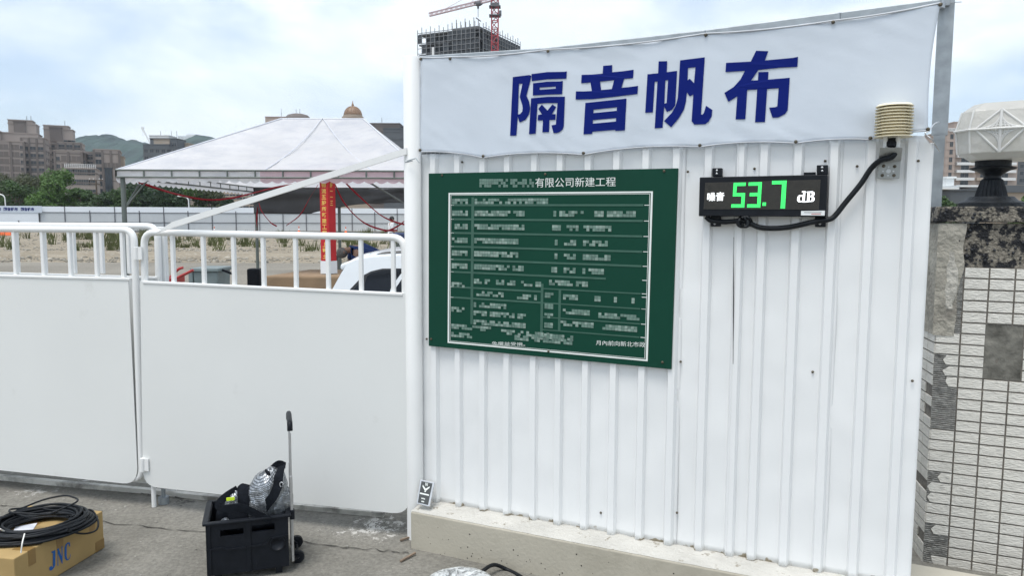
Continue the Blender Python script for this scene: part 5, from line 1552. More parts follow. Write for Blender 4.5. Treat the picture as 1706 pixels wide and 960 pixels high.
# ------------------------------------------------------------------ people
def skin(name, joints, edges, mat_, parent, sub=2):
    me = bpy.data.meshes.new(name)
    names = list(joints)
    org = parent.location if parent else Vector((0, 0, 0))
    me.from_pydata([tuple(Vector(joints[k][0]) - org) for k in names], [(names.index(a), names.index(b_)) for a, b_ in edges], [])
    o = bpy.data.objects.new(name, me); COL.objects.link(o)
    md = o.modifiers.new('skin', 'SKIN'); md.use_smooth_shade = True
    for i, k in enumerate(names):
        r_ = joints[k][1]; sv = me.skin_vertices[0].data[i]
        sv.radius = (r_, r_) if not isinstance(r_, tuple) else r_
        sv.use_root = (i == 0)
    md2 = o.modifiers.new('sub', 'SUBSURF'); md2.levels = sub; md2.render_levels = sub
    dg = bpy.context.evaluated_depsgraph_get(); dg.update()
    nm = bpy.data.meshes.new_from_object(o.evaluated_get(dg))
    o.modifiers.clear(); o.data = nm; bpy.data.meshes.remove(me)
    nm.name = name; nm.materials.clear(); nm.materials.append(mat_)
    for p in nm.polygons: p.use_smooth = True; p.material_index = 0
    if parent: o.parent = parent
    return o
def person(o, face, J, label, shirt, trousers, hair, short_sleeve=True):
    """J: joint positions relative to o in (forward, side, up); face = heading angle"""
    f = Vector((math.cos(face), math.sin(face), 0)); s = Vector((-f.y, f.x, 0))
    P = {k: o + f * v[0] + s * v[1] + Z * v[2] for k, v in J.items()}
    t = thing('person', o, label, 'person')
    rr = dict(pelvis=.125, waist=.12, chest=.135, neck=.052, head0=.075, head=.092, head2=.06)
    body = {k: (P[k], r_) for k, r_ in rr.items()}
    E_ = [('pelvis', 'waist'), ('waist', 'chest'), ('chest', 'neck'), ('neck', 'head0'), ('head0', 'head'), ('head', 'head2')]
    for d in 'LR':
        for k, r_ in (('sh', .065), ('el', .043), ('wr', .031), ('ha', .040), ('fi', .018), ('hip', .095), ('kn', .06), ('an', .04), ('to', .035)): body[k + d] = (P[k + d], r_)
        E_ += [('chest', 'sh' + d), ('sh' + d, 'el' + d), ('el' + d, 'wr' + d), ('wr' + d, 'ha' + d), ('ha' + d, 'fi' + d), ('pelvis', 'hip' + d), ('hip' + d, 'kn' + d), ('kn' + d, 'an' + d), ('an' + d, 'to' + d)]
    skin('body', body, E_, M['skin'], t)
    sh = {k: (P[k], r_ + .02) for k, r_ in (('waist', .145), ('pelvis', .135), ('chest', .165))}
    sh['collar'] = (P['chest'].lerp(P['neck'], .8), .105)
    SE = [('waist', 'pelvis'), ('waist', 'chest'), ('chest', 'collar')]
    for d in 'LR':
        sh['sh' + d] = (P['sh' + d], .10); m_ = P['sh' + d].lerp(P['el' + d], .85); sh['sl' + d] = (m_, .075)
        SE += [('chest', 'sh' + d), ('sh' + d, 'sl' + d)]
    skin('shirt', sh, SE, M[shirt], t)
    tr_ = {'pelvis': (P['pelvis'], .142)}; TE = []
    for d in 'LR':
        tr_['hip' + d] = (P['hip' + d], .112); tr_['kn' + d] = (P['kn' + d], .08); tr_['an' + d] = (P['an' + d] + Z * .05, .068)
        TE += [('pelvis', 'hip' + d), ('hip' + d, 'kn' + d), ('kn' + d, 'an' + d)]
    skin('trousers', tr_, TE, M[trousers], t)
    up = (P['head2'] - P['head0']).normalized()
    m = MB(); m.ball(P['head'] + up * .03 - f * .012, .112, .106, .106, 16, 10, None, .06, 8); m.build('hair', M[hair], t)
    m = MB()
    fw = (f - up * f.dot(up)).normalized() if J['head'][0] < .3 else (f * .35 - Z).normalized()
    m.ball(P['head'] + fw * .098 - up * .02, .014, .014, .02, 8, 6)
    for d in (-1, 1): m.ball(P['head'] + s * .098 * d - up * .01, .012, .02, .028, 8, 6)
    m.build('nose_and_ears', M['skin'], t)
    m = MB()
    for d in 'LR':
        v = (P['to' + d] - P['an' + d]); m.ball(P['an' + d] + v * .45 - Z * .03, .13, .055, .055, 12, 8, Matrix.Rotation(face, 3, 'Z'))
    m.build('shoes', M['black_rubber'], t)
    return t
J = dict(pelvis=(-.12, 0, .90), waist=(.03, 0, 1.02), chest=(.27, 0, 1.07), neck=(.41, 0, 1.04), head0=(.46, 0, 1.03), head=(.53, 0, 1.0), head2=(.60, 0, .97),
         shL=(.30, .2, 1.04), elL=(.36, .22, .78), wrL=(.44, .18, .55), haL=(.47, .16, .47), fiL=(.50, .15, .40),
         shR=(.30, -.2, 1.04), elR=(.38, -.22, .78), wrR=(.46, -.18, .56), haR=(.49, -.16, .48), fiR=(.52, -.15, .41),
         hipL=(-.10, .1, .86), knL=(.0, .12, .48), anL=(-.08, .12, .09), toL=(.08, .13, .04),
         hipR=(-.10, -.1, .86), knR=(.03, -.12, .48), anR=(-.02, -.12, .09), toR=(.14, -.13, .04))
ph = yp(571, 412, 14.6)
fo_ = R(200)
person(Vector((ph.x + .50, 14.6 + .18, .008)), fo_, J, 'grey haired person in a navy polo shirt bending over beside the red column', 'navy_shirt', 'dark_trousers', 'hair_grey')
J2 = dict(pelvis=(0, 0, .95), waist=(0, 0, 1.1), chest=(.02, 0, 1.34), neck=(.03, 0, 1.49), head0=(.04, 0, 1.55), head=(.05, 0, 1.63), head2=(.05, 0, 1.71),
          shL=(0, .19, 1.40), elL=(.02, .26, 1.12), wrL=(.2, .22, 1.0), haL=(.27, .2, .99), fiL=(.34, .19, .98),
          shR=(0, -.19, 1.40), elR=(-.02, -.25, 1.12), wrR=(.16, -.24, .98), haR=(.23, -.23, .97), fiR=(.3, -.22, .96),
          hipL=(0, .1, .9), knL=(.03, .11, .49), anL=(-.01, .12, .09), toL=(.14, .13, .04),
          hipR=(0, -.1, .9), knR=(.02, -.11, .49), anR=(-.03, -.12, .09), toR=(.12, -.13, .04))
p2 = yp(652, 424, 34)
person(Vector((p2.x, 34, .03)), R(25), J2, 'dark haired person in a white shirt standing far behind the white car', 'white_shirt', 'grey_trousers', 'hair_black')
# covered table by the second person, folding chair by the first
q = yp(672, 424, 33)
ct = thing('covered_machine', Vector((q.x + .35, 33, 0)), 'low machine under a navy cover beside the white shirted person', 'machine')
m = MB(); a = yp(650, 388, 33); m.hexa((a.x + .1, 32.7, .72), (1.6, 0, 0), (0, .8, 0), (0, 0, a.z - .72)); m.build('cover', M['blue_tarp'], ct, bevel=.06)
m = MB()
for dx in (.25, .75, 1.25):
    for dy in (.1, .6): m.bar((a.x + dx, 32.7 + dy, 0), (a.x + dx + .1, 32.7 + dy, .74), .05)
m.hexa((a.x + .2, 32.8, .25), (1.3, 0, 0), (0, .6, 0), (0, 0, .3)); m.build('frame', M['tent_steel'], ct)
q = yp(563, 440, 14.9)
ch_ = thing('folding_chair', Vector((q.x, 14.9, 0)), 'black folding chair just left of the bending person', 'chair')
m = MB(); m.hexa((q.x - .12, 14.95, .42), (.36, 0, 0), (0, .38, 0), (0, 0, .04)); m.build('seat', M['black_plastic'], ch_, bevel=.01)
m = MB(); m.hexa((q.x - .14, 14.93, .46), (.05, 0, 0), (0, .42, 0), (.0, 0, .46)); m.build('backrest', M['black_plastic'], ch_, bevel=.01)
for dx in (-.1, .2):
    for dy in (.02, .35):
        m = MB(); m.tube([(q.x + dx, 14.95 + dy, .006), (q.x + dx * .8, 14.95 + dy, .43)], .012, 6); m.build('leg', M['tent_steel'], ch_)

# ------------------------------------------------------------------ white car behind the gate
CYn = 4.95
kx = 1250 / CYn
def cxz(u, v): p = yp(u, v, CYn); return p.x, p.z
xs0, zs0 = cxz(572, 437)
roofz = cxz(660, 431)[1]
CW = 1.72; CL = 4.35
xr = cxz(548, 482)[0] - .16          # rear bumper
car = thing('white_car', Vector((xr + CL / 2, CYn + CW / 2, 0)), 'white estate car with black roof rails parked behind the gate and the round post', 'car')
def cy(t): return CYn + CW * t
# lower body: side profile (x from the rear bumper, height), narrowed a little at both flanks
bodyp = [(0.0, .42), (.02, .62), (.05, .84), (.09, .96), (.14, 1.00), (1.2, 1.01), (2.7, .97), (3.3, .92), (3.9, .82), (4.2, .70), (4.33, .55), (4.35, .38), (4.25, .22), (.2, .22), (.03, .30)]
m = MB(); m.prism([Vector((xr + x, CYn, z)) for x, z in bodyp], Vector((0, CW, 0))); m.build('body', M['car_white'], car, bevel=.05)
# cabin: side outline in planes leaning inwards above the belt line
belt = 1.0
LEAN = .26
def side(u, v, far=False, off=0.0):
    x, z = cxz(u, v)
    d = max(0, z - belt) * LEAN - off
    return Vector((x, CYn + .03 + d if not far else CYn + CW - .03 - d, z))
outl = [(520, 536), (536, 512), (550, 482), (563, 456), (572, 441), (586, 435), (606, 431.5), (640, 428.5), (690, 427), (760, 428), (830, 433), (890, 444), (950, 476), (1030, 536)]
n_o = len(outl)
m = MB()
NEAR = [side(u, v) for u, v in outl]; FAR = [side(u, v, True) for u, v in outl]
vs = list(NEAR)
R1 = [p.lerp(q, .035) + Z * .012 * (1 if 3 < i < n_o - 1 else 0) for i, (p, q) in enumerate(zip(NEAR, FAR))]
R2 = [p.lerp(q, .20) + Z * .030 * (1 if 3 < i < n_o - 1 else 0) for i, (p, q) in enumerate(zip(NEAR, FAR))]
R3 = [p.lerp(q, .80) + Z * .030 * (1 if 3 < i < n_o - 1 else 0) for i, (p, q) in enumerate(zip(NEAR, FAR))]
R4 = [p.lerp(q, .965) + Z * .012 * (1 if 3 < i < n_o - 1 else 0) for i, (p, q) in enumerate(zip(NEAR, FAR))]
rowsv = [NEAR, R1, R2, R3, R4, FAR]
vs = [p for r_ in rowsv for p in r_]
fs = [tuple(range(n_o)), tuple(range(5 * n_o + n_o - 1, 5 * n_o - 1, -1))]
for j in range(5):
    for i in range(n_o - 1): fs.append((j * n_o + i, (j + 1) * n_o + i, (j + 1) * n_o + i + 1, j * n_o + i + 1))
m.add(vs, fs, False); m.build('cabin', M['car_white'], car, sharp=24)
def pane(name, pts, m_, far=False, off=.004):
    q = [side(u, v, far, off) for u, v in pts]
    if far: q.reverse()
    m = MB(); m.add(q, [tuple(range(len(q)))], False); m.build(name, m_, car)
rw = [(560, 522), (588, 481), (603, 465), (614, 457), (632, 452.5), (668, 450), (648, 480), (636, 522)]
fw_ = [(644, 522), (655, 484), (678, 452), (760, 451), (830, 456), (880, 470), (945, 522)]
for far in (False, True):
    pane('rear_side_window', rw, M['car_glass'], far); pane('front_side_window', fw_, M['car_glass'], far)
    pane('window_surround', [(548, 527), (580, 483), (600, 461), (613, 454), (632, 449.5), (760, 448), (835, 453), (885, 467), (958, 527)], M['car_black'], far, .002)
    pane('quarter_divider', [(586, 522), (604, 464), (607, 462), (592, 522)], M['car_black'], far, .006)
    pane('door_pillar', [(637, 522), (649, 480), (670, 450), (676, 451), (655, 484), (643, 522)], M['car_white'], far, .005)
def endpane(name, i0, i1, t0, t1, off):
    a, b_, c, d = NEAR[i0], NEAR[i1], FAR[i1], FAR[i0]
    e = lambda p, q, t: p.lerp(q, t) + off
    q = [e(a, d, t0), e(b_, c, t0), e(b_, c, t1), e(a, d, t1)]
    m = MB(); m.add(q, [(0, 1, 2, 3)], False); m.build(name, M['car_glass'], car)
endpane('rear_window', 1, 3, .12, .88, Vector((-.02, 0, .03))); endpane('windscreen', 13, 12, .08, .92, Vector((.01, 0, .02)))
m = MB(); t0, t1 = .06, .94
a0, b0 = NEAR[4].lerp(FAR[4], t0), NEAR[6].lerp(FAR[6], t0); a1, b1 = NEAR[4].lerp(FAR[4], t1), NEAR[6].lerp(FAR[6], t1)
tipo = Vector((-.07, 0, -.012))
m.add([a0 + tipo, a1 + tipo, b1 + Z * .03, b0 + Z * .03, a0 + tipo - Z * .04, a1 + tipo - Z * .04, b1 - Z * .03, b0 - Z * .03],
      [(0, 3, 2, 1), (4, 5, 6, 7), (0, 1, 5, 4), (1, 2, 6, 5), (2, 3, 7, 6), (3, 0, 4, 7)], False); m.build('spoiler', M['car_white'], car, bevel=.014)
for t in (.06, .94):
    P = []
    for (u, v) in [(614, 434), (622, 429), (640, 425.5), (690, 423.5), (760, 424.5), (830, 430), (846, 436)]:
        p, q = side(u, v), side(u, v, True); P.append(p.lerp(q, t))
    m = MB(); m.tube(spline(P, 5), .017, 8); 
    for k in (0.36, .72):
        i = int(len(P) * k); m.bar(P[i], P[i] - Z * .06, .05, .03)
    m.build('roof_rail', M['car_black'], car)
for xw in (.82, 3.52):
    for y, s in ((CYn + .11, -1), (CYn + CW - .11, 1)):
        m = MB(); m.lathe((xr + xw, y, .31), [(.22, -.12), (.30, -.12), (.31, -.10), (.31, .08), (.30, .1), (.22, .1)] if s < 0 else [(.22, -.1), (.30, -.10), (.31, -.08), (.31, .10), (.30, .12), (.22, .12)], 28, axis=Vector((0, 1, 0))); w = m.build('wheel', M['black_rubber'], car, sharp=40)
        m = MB(); m.lathe((xr + xw, y + s * .118, .31), [(.21, -.004), (.2, .004), (.05, .008)], 20, axis=Vector((0, s, 0))); m.build('rim', M['alu'], w)
for t in (.0, .86):
    m = MB(); m.hexa((xr - .004, CYn + CW * t, .80), (.09, 0, 0), (0, CW * .14, 0), (0, 0, .17)); m.build('tail_light', M['red_steel'], car, bevel=.01)
for t in (.04, .80):
    m = MB(); m.hexa((xr + 4.20, CYn + CW * t, .58), (.12, 0, 0), (0, CW * .16, 0), (0, 0, .11)); m.build('headlight', M['alu'], car, bevel=.01)
for y in (CYn - .06, CYn + CW + .06):
    m = MB(); m.ball((xr + 2.85, y, 1.06), .06, .10, .07, 12, 8); m.build('wing_mirror', M['car_white'], car)
# ------------------------------------------------------------------ far hoarding round the site
HA, HB = Vector((-84, 96.5, 0)), Vector((28, 112, 0))
hd = (HB - HA).normalized(); hl = (HB - HA).length; hn = Vector((hd.y, -hd.x, 0))
if hn.y > 0: hn = -hn
def hx(u):       # distance along the hoarding at photo column u
    p = on_plane(u, 365, HA, hn); return (p - HA).dot(hd)
HT = on_plane(330, 345.5, HA, hn).z
def hp(s, z, off=0): return HA + hd * s + Z * z + hn * off
fence = thing('site_hoarding', hp(hx(300), 0), 'long grey hoarding with dark frame closing off the far side of the site', 'hoarding')
sW = hx(66)
m = MB(); m.hexa(hp(sW, 0), hd * (hl - sW), hn * -.05, Z * (HT - .75)); m.build('panels', M['hoard'], fence)
m = MB(); m.hexa(hp(sW, HT - .75, .03), hd * (hl - sW), hn * -.06, Z * .75); m.build('cloth_band', M['hoard_white'], fence)
pitch = (hx(470) - hx(107)) / 9
k = 0; s = sW
m = MB()
for z in (1.05, HT - .80): m.hexa(hp(sW, z, .06), hd * (hl - sW), hn * -.05, Z * .07)
m.build('rail', M['hoard_steel'], fence)
while s < hl:
    m = MB(); m.hexa(hp(s, 0, .09), hd * .09, hn * -.08, Z * (HT - (.0 if k % 2 else .5))); m.build('post', M['hoard_steel'], fence); s += pitch; k += 1
wf = thing('white_hoarding', hp(hx(20), 0), 'plain white hoarding stretch printed with navy characters at the far left', 'hoarding')
m = MB(); m.hexa(hp(0, 0, .3), hd * sW, hn * -.06, Z * (HT + .02)); m.build('panel', M['hoard_white'], wf)
m = MB(); m.hexa(hp(0, HT - .85, .36), hd * (sW + .5), hn * -.05, Z * .9); m.build('cloth_band', M['banner'], wf)
m = MB()
for u0, u1 in ((-18, 5), (9.5, 33), (38, 60)):
    a, b_ = hx(u0), hx(u1)
    letter(m, '隔音帆布', hp(a, HT - .14, .37), hp(b_, HT - .14, .37), hp(b_, HT - .62, .37), hp(a, HT - .62, .37), .03)
m.build('characters', M['navy'], wf)
m = MB(); a = hp(hx(33), 1.3, .4); m.bar(a, a + hd * .35 - Z * 1.0, .12, .1); m.build('stay', M['hoard_steel'], wf)
# cones and barriers along the hoarding
m = MB(); m.lathe((0, 0, 0), [(.2, 0), (.2, .03), (.15, .04), (.03, .72), (.02, .74)], 14)
def cone_at(u, y, sc, lab):
    p = yp(u, 380, y)
    t = thing('traffic_cone', Vector((p.x, y, .012)), lab, 'traffic cone', 'traffic cones along the far hoarding')
    m = MB(); m.lathe((p.x, y, .012), [(.19, 0), (.19, .03), (.15, .04), (.095, .32)], 12); m.lathe((p.x, y, .012), [(.062, .5), (.03, .72), (.02, .74)], 12); m.build('cone', M['orange'], t)
    m = MB(); m.lathe((p.x, y, .012), [(.095, .32), (.062, .5)], 12); m.build('white_band', M['hoard_white'], t)
    t.scale = (sc,) * 3
cone_at(498, 84, 1.15, 'orange traffic cone on the far side seen right of the rear tent post')
cone_at(357, 86, 1.0, 'orange traffic cone at the far hoarding left of the tent post')
cone_at(426, 86, 1.0, 'orange traffic cone far off right beside the rear tent post')
cone_at(576, 84, 1.1, 'orange traffic cone far off beyond the bending person')
bp_ = yp(-6, 385, 70)
m = MB(); m.add([(bp_.x - 1.2, 70, .02), (bp_.x + 1.3, 70, .02), (bp_.x + .9, 70.3, .75), (bp_.x - .9, 70.3, .75), (bp_.x - 1.2, 71, .02), (bp_.x + 1.3, 71, .02), (bp_.x + .9, 70.7, .75), (bp_.x - .9, 70.7, .75)],
    [(0, 1, 2, 3), (5, 4, 7, 6), (3, 2, 6, 7), (0, 3, 7, 4), (1, 5, 6, 2)], False)
tag(m.build('road_barrier', M['orange']), 'orange road barrier before the white hoarding at the far left', 'barrier')

# weeds and rubble of the site
random.seed(4)
m = MB()
for i in range(300):
    u = random.uniform(-60, 720); y = random.choice([random.uniform(37, 60), random.uniform(42, 84)])
    x = (u - 853) / 1250 * y
    if noise.noise(Vector((x * .11, y * .10, 2))) < -.08 and random.random() < .75: continue
    h = random.uniform(.25, .95) * (1 + .6 * noise.noise(Vector((x * .2, y * .2, 5))))
    for b_ in range(random.randint(14, 30)):
        a = random.random() * 6.28; r_ = random.random() * .38; lx_, ly_ = x + math.cos(a) * r_, y + math.sin(a) * r_ * .6
        w_ = random.uniform(.012, .035); dx = random.uniform(-.28, .28) * h; hh = h * random.uniform(.5, 1)
        m.add([(lx_ - w_, ly_, 0), (lx_ + w_, ly_, 0), (lx_ + dx + w_ * .6, ly_ - .05, hh * .65), (lx_ + dx * 1.5, ly_ - .1, hh)], [(0, 1, 2), (0, 2, 3)], False)
kind(m.build('weeds', M['weed']), 'stuff')
m = MB()
for i in range(3600):
    y = random.choice([random.uniform(28, 40), random.uniform(40, 80)]); u = random.uniform(-60, 720); x = (u - 853) / 1250 * y
    r_ = random.uniform(.015, .06) * (2.0 if random.random() < .06 else 1)
    m.ball((x, y, .02), r_ * random.uniform(.8, 1.8), r_, r_ * random.uniform(.5, .9), 5, 3, None, .5, 3)
M['rubble'] = mat('pale_rubble', (.30, .28, .24), .95, .55, 1.3, spec=.1)
m.sm = [False] * len(m.sm)
kind(m.build('rubble', M['rubble']), 'stuff')

# ------------------------------------------------------------------ trees
def tree(u, vtop, y, width, leaf, label, seed, base_px=None, group='trees beyond the far hoarding', flat=1.0, leafsize=.5):
    rnd = random.Random(seed)
    top = yp(u, vtop, y); h = top.z; w = width / 1250 * y
    t = thing('tree', Vector((top.x, y, 0)), label, 'tree', group)
    m = MB()
    th = h * .42
    pts = [Vector((top.x + rnd.uniform(-.1, .1) * k, y, th * k / 4)) for k in range(5)]
    m.tube(pts, [h * .028 * (1.3 - .15 * k) for k in range(5)], 8)
    blobs = []
    nb_ = 13
    for i in range(nb_):
        a = rnd.random() * 6.28; q = rnd.random() ** .6
        zz = rnd.uniform(.30, .93)
        env = math.sin(math.pi * min(1, max(.08, (zz - .12) / .9))) ** .6
        c = Vector((top.x + math.cos(a) * q * w * .42 * env, y + math.sin(a) * q * w * .42 * env, h * zz))
        r_ = w * rnd.uniform(.14, .25); r_ = min(r_, h - c.z + .1 * h)
        blobs.append((c, r_))
        if i < 8: m.tube([pts[-1], pts[-1].lerp(c, .5) + Z * .1 * h * rnd.uniform(-.3, .6), c], [h * .016, h * .010, h * .004], 6)
    blobs.append((Vector((top.x, y, h * .86)), w * .16))
    m.build('trunk', M['bark'], t)
    m = MB()
    for c, r_ in blobs:
        n = int(95 * (r_ / leafsize) ** 1.15)
        for k in range(min(520, max(110, n))):
            d = Vector((rnd.gauss(0, 1), rnd.gauss(0, 1), rnd.gauss(0, 1))).normalized()
            rad = r_ * (.55 + .5 * rnd.random() ** .5) * (1 + .3 * noise.noise(d * 2.2 + c))
            p = c + Vector((d.x * rad, d.y * rad, d.z * rad * .85))
            if p.z < .3: continue
            s = leafsize * rnd.uniform(.5, 1.1)
            n1 = (d + Vector((rnd.gauss(0, .6), rnd.gauss(0, .6), rnd.gauss(0, .6) + .3))).normalized()
            a1 = n1.orthogonal().normalized(); a1 = (Matrix.Rotation(rnd.random() * 6.28, 3, n1) @ a1); b1 = n1.cross(a1)
            m.add([p - a1 * s * .5, p - b1 * s * .28, p + a1 * s * .5, p + b1 * s * .28 + n1 * s * .12], [(0, 1, 2, 3)], False)
    m.build('crown', M[leaf], t)
    return t
trees = [
    (-30, 292, 150, 95, 'leaf_olive', 'grey green tree behind the white hoarding at the far left edge'),
    (22, 300, 132, 62, 'leaf_mid', 'low leafy tree above the navy characters of the white hoarding'),
    (40, 285, 165, 70, 'leaf_olive', 'tall olive tree in front of the first brown apartment tower'),
    (62, 296, 150, 60, 'leaf_olive', 'olive crowned tree left of the tall bright green tree'),
    (102, 283, 128, 84, 'leaf_bright', 'tall bright green tree standing highest before the brown apartments'),
    (70, 318, 124, 60, 'leaf_bright', 'low spreading green tree at the foot of the tallest bright tree'),
    (142, 314, 126, 62, 'leaf_mid', 'rounded tree below the low brown block with railings'),
    (172, 322, 130, 56, 'leaf_dark', 'low dark tree left of the front tent post'),
    (203, 312, 128, 66, 'leaf_mid', 'leafy tree directly behind the front tent post'),
    (238, 305, 132, 72, 'leaf_dark', 'dark tree beside the knee braces of the tent post'),
    (275, 312, 130, 66, 'leaf_dark', 'dark round tree left of the lamp post under the tent edge'),
    (312, 304, 134, 72, 'leaf_bright', 'lighter yellow green tree around the street lamp under the tent edge'),
    (345, 310, 136, 60, 'leaf_olive', 'small olive tree before the tan building under the tent edge'),
    (382, 330, 136, 46, 'leaf_dark', 'low dark tree furthest right under the left tent edge'),
    (1572, 326, 80, 40, 'leaf_mid', 'green tree behind the grey post beside the lamp pedestal'),
    (1600, 334, 90, 30, 'leaf_dark', 'low dark tree left of the lamp pedestal'),
    (1712, 322, 80, 46, 'leaf_bright', 'bright green tree right of the lamp pedestal'),
]
for i, a in enumerate(trees): tree(a[0], a[1], a[2], a[3], a[4], a[5], 40 + i, group='trees beyond the hoarding' if a[0] < 1000 else 'trees behind the pillar lamp')

# street lamps
def street_lamp(u, vtop, y, lab, side):
    p = yp(u, vtop, y); t = thing('street_lamp', Vector((p.x, y, 0)), lab, 'street lamp')
    m = MB(); m.tube(spline([(p.x, y, 0), (p.x, y, p.z * .7), (p.x - side * .15, y, p.z * .93), (p.x - side * 1.0, y, p.z)], 6), .09, 8); m.build('pole', M['alu_white'], t)
    m = MB(); m.ball((p.x - side * 1.35, y, p.z), .5, .2, .12, 10, 6); m.build('lamp_head', M['alu_white'], t)
street_lamp(8, 323, 122, 'curved pale street lamp above the white hoarding at the far left', 1)
street_lamp(314, 327, 122, 'pale street lamp above the hoarding under the tent edge', 1)
p = yp(160, 300, 140)
up_ = thing('utility_pole', Vector((p.x, 140, 0)), 'dark utility pole with crossarms before the low brown block', 'utility pole')
m = MB(); m.tube([(p.x, 140, 0), p], .14, 8); m.build('pole', M['bark'], up_)
for dz, w_ in ((0, 1.3), (-.7, .9)):
    m = MB(); m.bar(p + Vector((-w_, 0, dz)), p + Vector((w_, 0, dz)), .12); m.build('crossarm', M['bark'], up_)
m = MB()
for dx in (-1.2, -.5, .6, 1.2): m.ball(p + Vector((dx, 0, .2)), .1, nu=6, nv=4)
m.build('insulators', M['alu_white'], up_)

# ------------------------------------------------------------------ buildings
def unit_window(name, w, h, frame_m, glass_m, d=.22):
    me = MB(); me.mi = 0
    f = .12
    me.hexa((-w / 2, -.06, 0), (w, 0, 0), (0, .05, 0), (0, 0, h)); 
    for i in range(len(me.m)): me.m[i] = 1
    me.hexa((-w / 2 - f, -.10, -f), (f, 0, 0), (0, .09, 0), (0, 0, h + 2 * f)); me.hexa((w / 2, -.10, -f), (f, 0, 0), (0, .09, 0), (0, 0, h + 2 * f))
    me.hexa((-w / 2, -.12, -f), (w, 0, 0), (0, .11, 0), (0, 0, f)); me.hexa((-w / 2, -.10, h), (w, 0, 0), (0, .09, 0), (0, 0, f)); me.hexa((-.05, -.09, 0), (.1, 0, 0), (0, .03, 0), (0, 0, h))
    m = bpy.data.meshes.new(name)
    m.from_pydata([tuple(v) for v in me.v], [], me.f); m.materials.append(frame_m); m.materials.append(glass_m)
    for i, p_ in enumerate(m.polygons): p_.material_index = me.m[i]
    return m
WIN = unit_window('window', 2.0, 1.7, M['win_frame'], M['glass_far'])
WINB = unit_window('window', 3.0, 1.9, M['win_frame'], M['glass_far'])
WINS = unit_window('window', 1.1, 1.8, M['win_frame'], M['glass_far'])
WINR = unit_window('painted_recess', 3.6, 2.3, M['brick_brown'], M['brick_dark'], .3)  # flat panel; its darker body colour paints in the shade of a recess
class Bld:
    def __init__(self, name, label, u, y, cat='building', group=None, yaw=0.0):
        self.yaw = yaw
        p = yp(u, 340, y); self.ref = p; self.refy = y; self.o = thing(name, Vector((p.x, y, 0)), label, cat, group); self.nw = 0
    def mass(self, u0, u1, v, y, dep, mat_, yaw=0.0, z0=0.0, name='wall', bands=0, fins=0, par=.9, u_is_px=True):
        """block whose front spans photo columns u0..u1 at distance y, top at row v; yaw turns it about its front left corner"""
        yaw = yaw or self.yaw
        f = Vector((math.cos(R(yaw)), math.sin(R(yaw)), 0)); d = Vector((-f.y, f.x, 0))
        p0 = Vector((self.ref.x, self.ref.y, 0)) + d * (y - self.refy)
        hit = lambda u: on_plane(u, 362, p0, d)
        a, b_, c_ = hit(u0), hit(u1), hit((u0 + u1) / 2)
        o = Vector((a.x, a.y, z0)); w = (Vector((b_.x, b_.y, 0)) - Vector((a.x, a.y, 0))).length
        zt = on_plane((u0 + u1) / 2, v, p0, d).z
        m = MB(); m.hexa(o, f * w, d * dep, Z * (zt - z0))
        # parapet and string courses
        m.hexa(o - f * .25 - d * .25 + Z * (zt - z0), f * (w + .5), d * (dep + .5), Z * .35)
        m.build(name, mat_, self.o); m = MB(); bm_ = M['brick_dark'] if mat_ is M['brick_brown'] else mat_
        if bands:
            z = z0 + bands
            while z < zt - .6:
                m.hexa(o - d * .14 - f * .14 + Z * (z - z0), f * (w + .28), d * (dep + .28), Z * .42); z += bands
        if fins:
            for i in range(fins + 1):
                m.hexa(o + f * (w * i / fins - .4) - d * .38, f * .8, d * .4, Z * (zt - z0 - .2))
        if m.v: m.build('string_course', bm_, self.o)
        return dict(o=o, f=f, d=d, w=w, dep=dep, zt=zt)
    def windows(self, B, nx, zlo, zhi, step, me, x0=.0, x1=1.0, side=0):
        pass
        """rows of windows on the front (side=0), right (1) or left (-1) wall"""
        if side == 0: o, ax, nn, w = B['o'], B['f'], -B['d'], B['w']
        elif side == 1: o, ax, nn, w = B['o'] + B['f'] * B['w'], B['d'], B['f'], B['dep']
        else: o, ax, nn, w = B['o'] + B['d'] * B['dep'], -B['d'], -B['f'], B['dep']
        z = zlo
        ang = math.atan2(ax.y, ax.x)
        while z <= zhi:
            for i in range(nx):
                if self.nw >= 96: return
                p = o + ax * (w * (x0 + (x1 - x0) * (i + .5) / nx)) + Vector((0, 0, 0))
                wo = bpy.data.objects.new('painted_recess' if me is WINR else 'window', me); COL.objects.link(wo)
                wo.parent = self.o; wo.location = Vector((p.x, p.y, z)) - self.o.location; wo.rotation_euler = (0, 0, ang)
                self.nw += 1
            z += step
    def antenna(self, u, v0, v1, y):
        m = MB(); a, b_ = yp(u, v0, y), yp(u, v1, y); m.tube([Vector((a.x, y + 2, a.z)), Vector((a.x, y + 2, b_.z))], .12, 5); m.build('antenna', M['scaf'], self.o)

Y1 = 330
zrow = lambda v, y: yp(100, v, y).z
# first brown tower
b = Bld('apartment_tower', 'tall brown apartment tower with curved penthouse at the far left', 40, Y1, yaw=24)
B1 = b.mass(-70, 8, 218, Y1 + 6, 16, M['brick_brown'], bands=3.2)
B1 = b.mass(2, 46, 236, Y1 - 2, 16, M['brick_brown'], bands=3.1, fins=2)
B2 = b.mass(42, 80, 230, Y1 + 1, 14, M['brick_brown'], bands=3.1, fins=3)
B5 = b.mass(-10, 70, 222, Y1 + 8, 12, M['brick_brown'])
b.windows(B2, 3, 6, zrow(240, Y1), 3.1, WINB, .02, .98)
b.windows(B1, 1, 6, zrow(246, Y1), 3.1, WINS, .86, .98); b.windows(B1, 2, 6, zrow(246, Y1), 3.1, WINR, .02, .84)
b.windows(B2, 2, 8, zrow(245, Y1), 3.1, WINS, .1, .9, 1)
B3 = b.mass(22, 68, 207, Y1 + 9, 9, M['brick_brown']); B4 = b.mass(22, 62, 201, Y1 + 9.6, 8, M['brick_brown'])
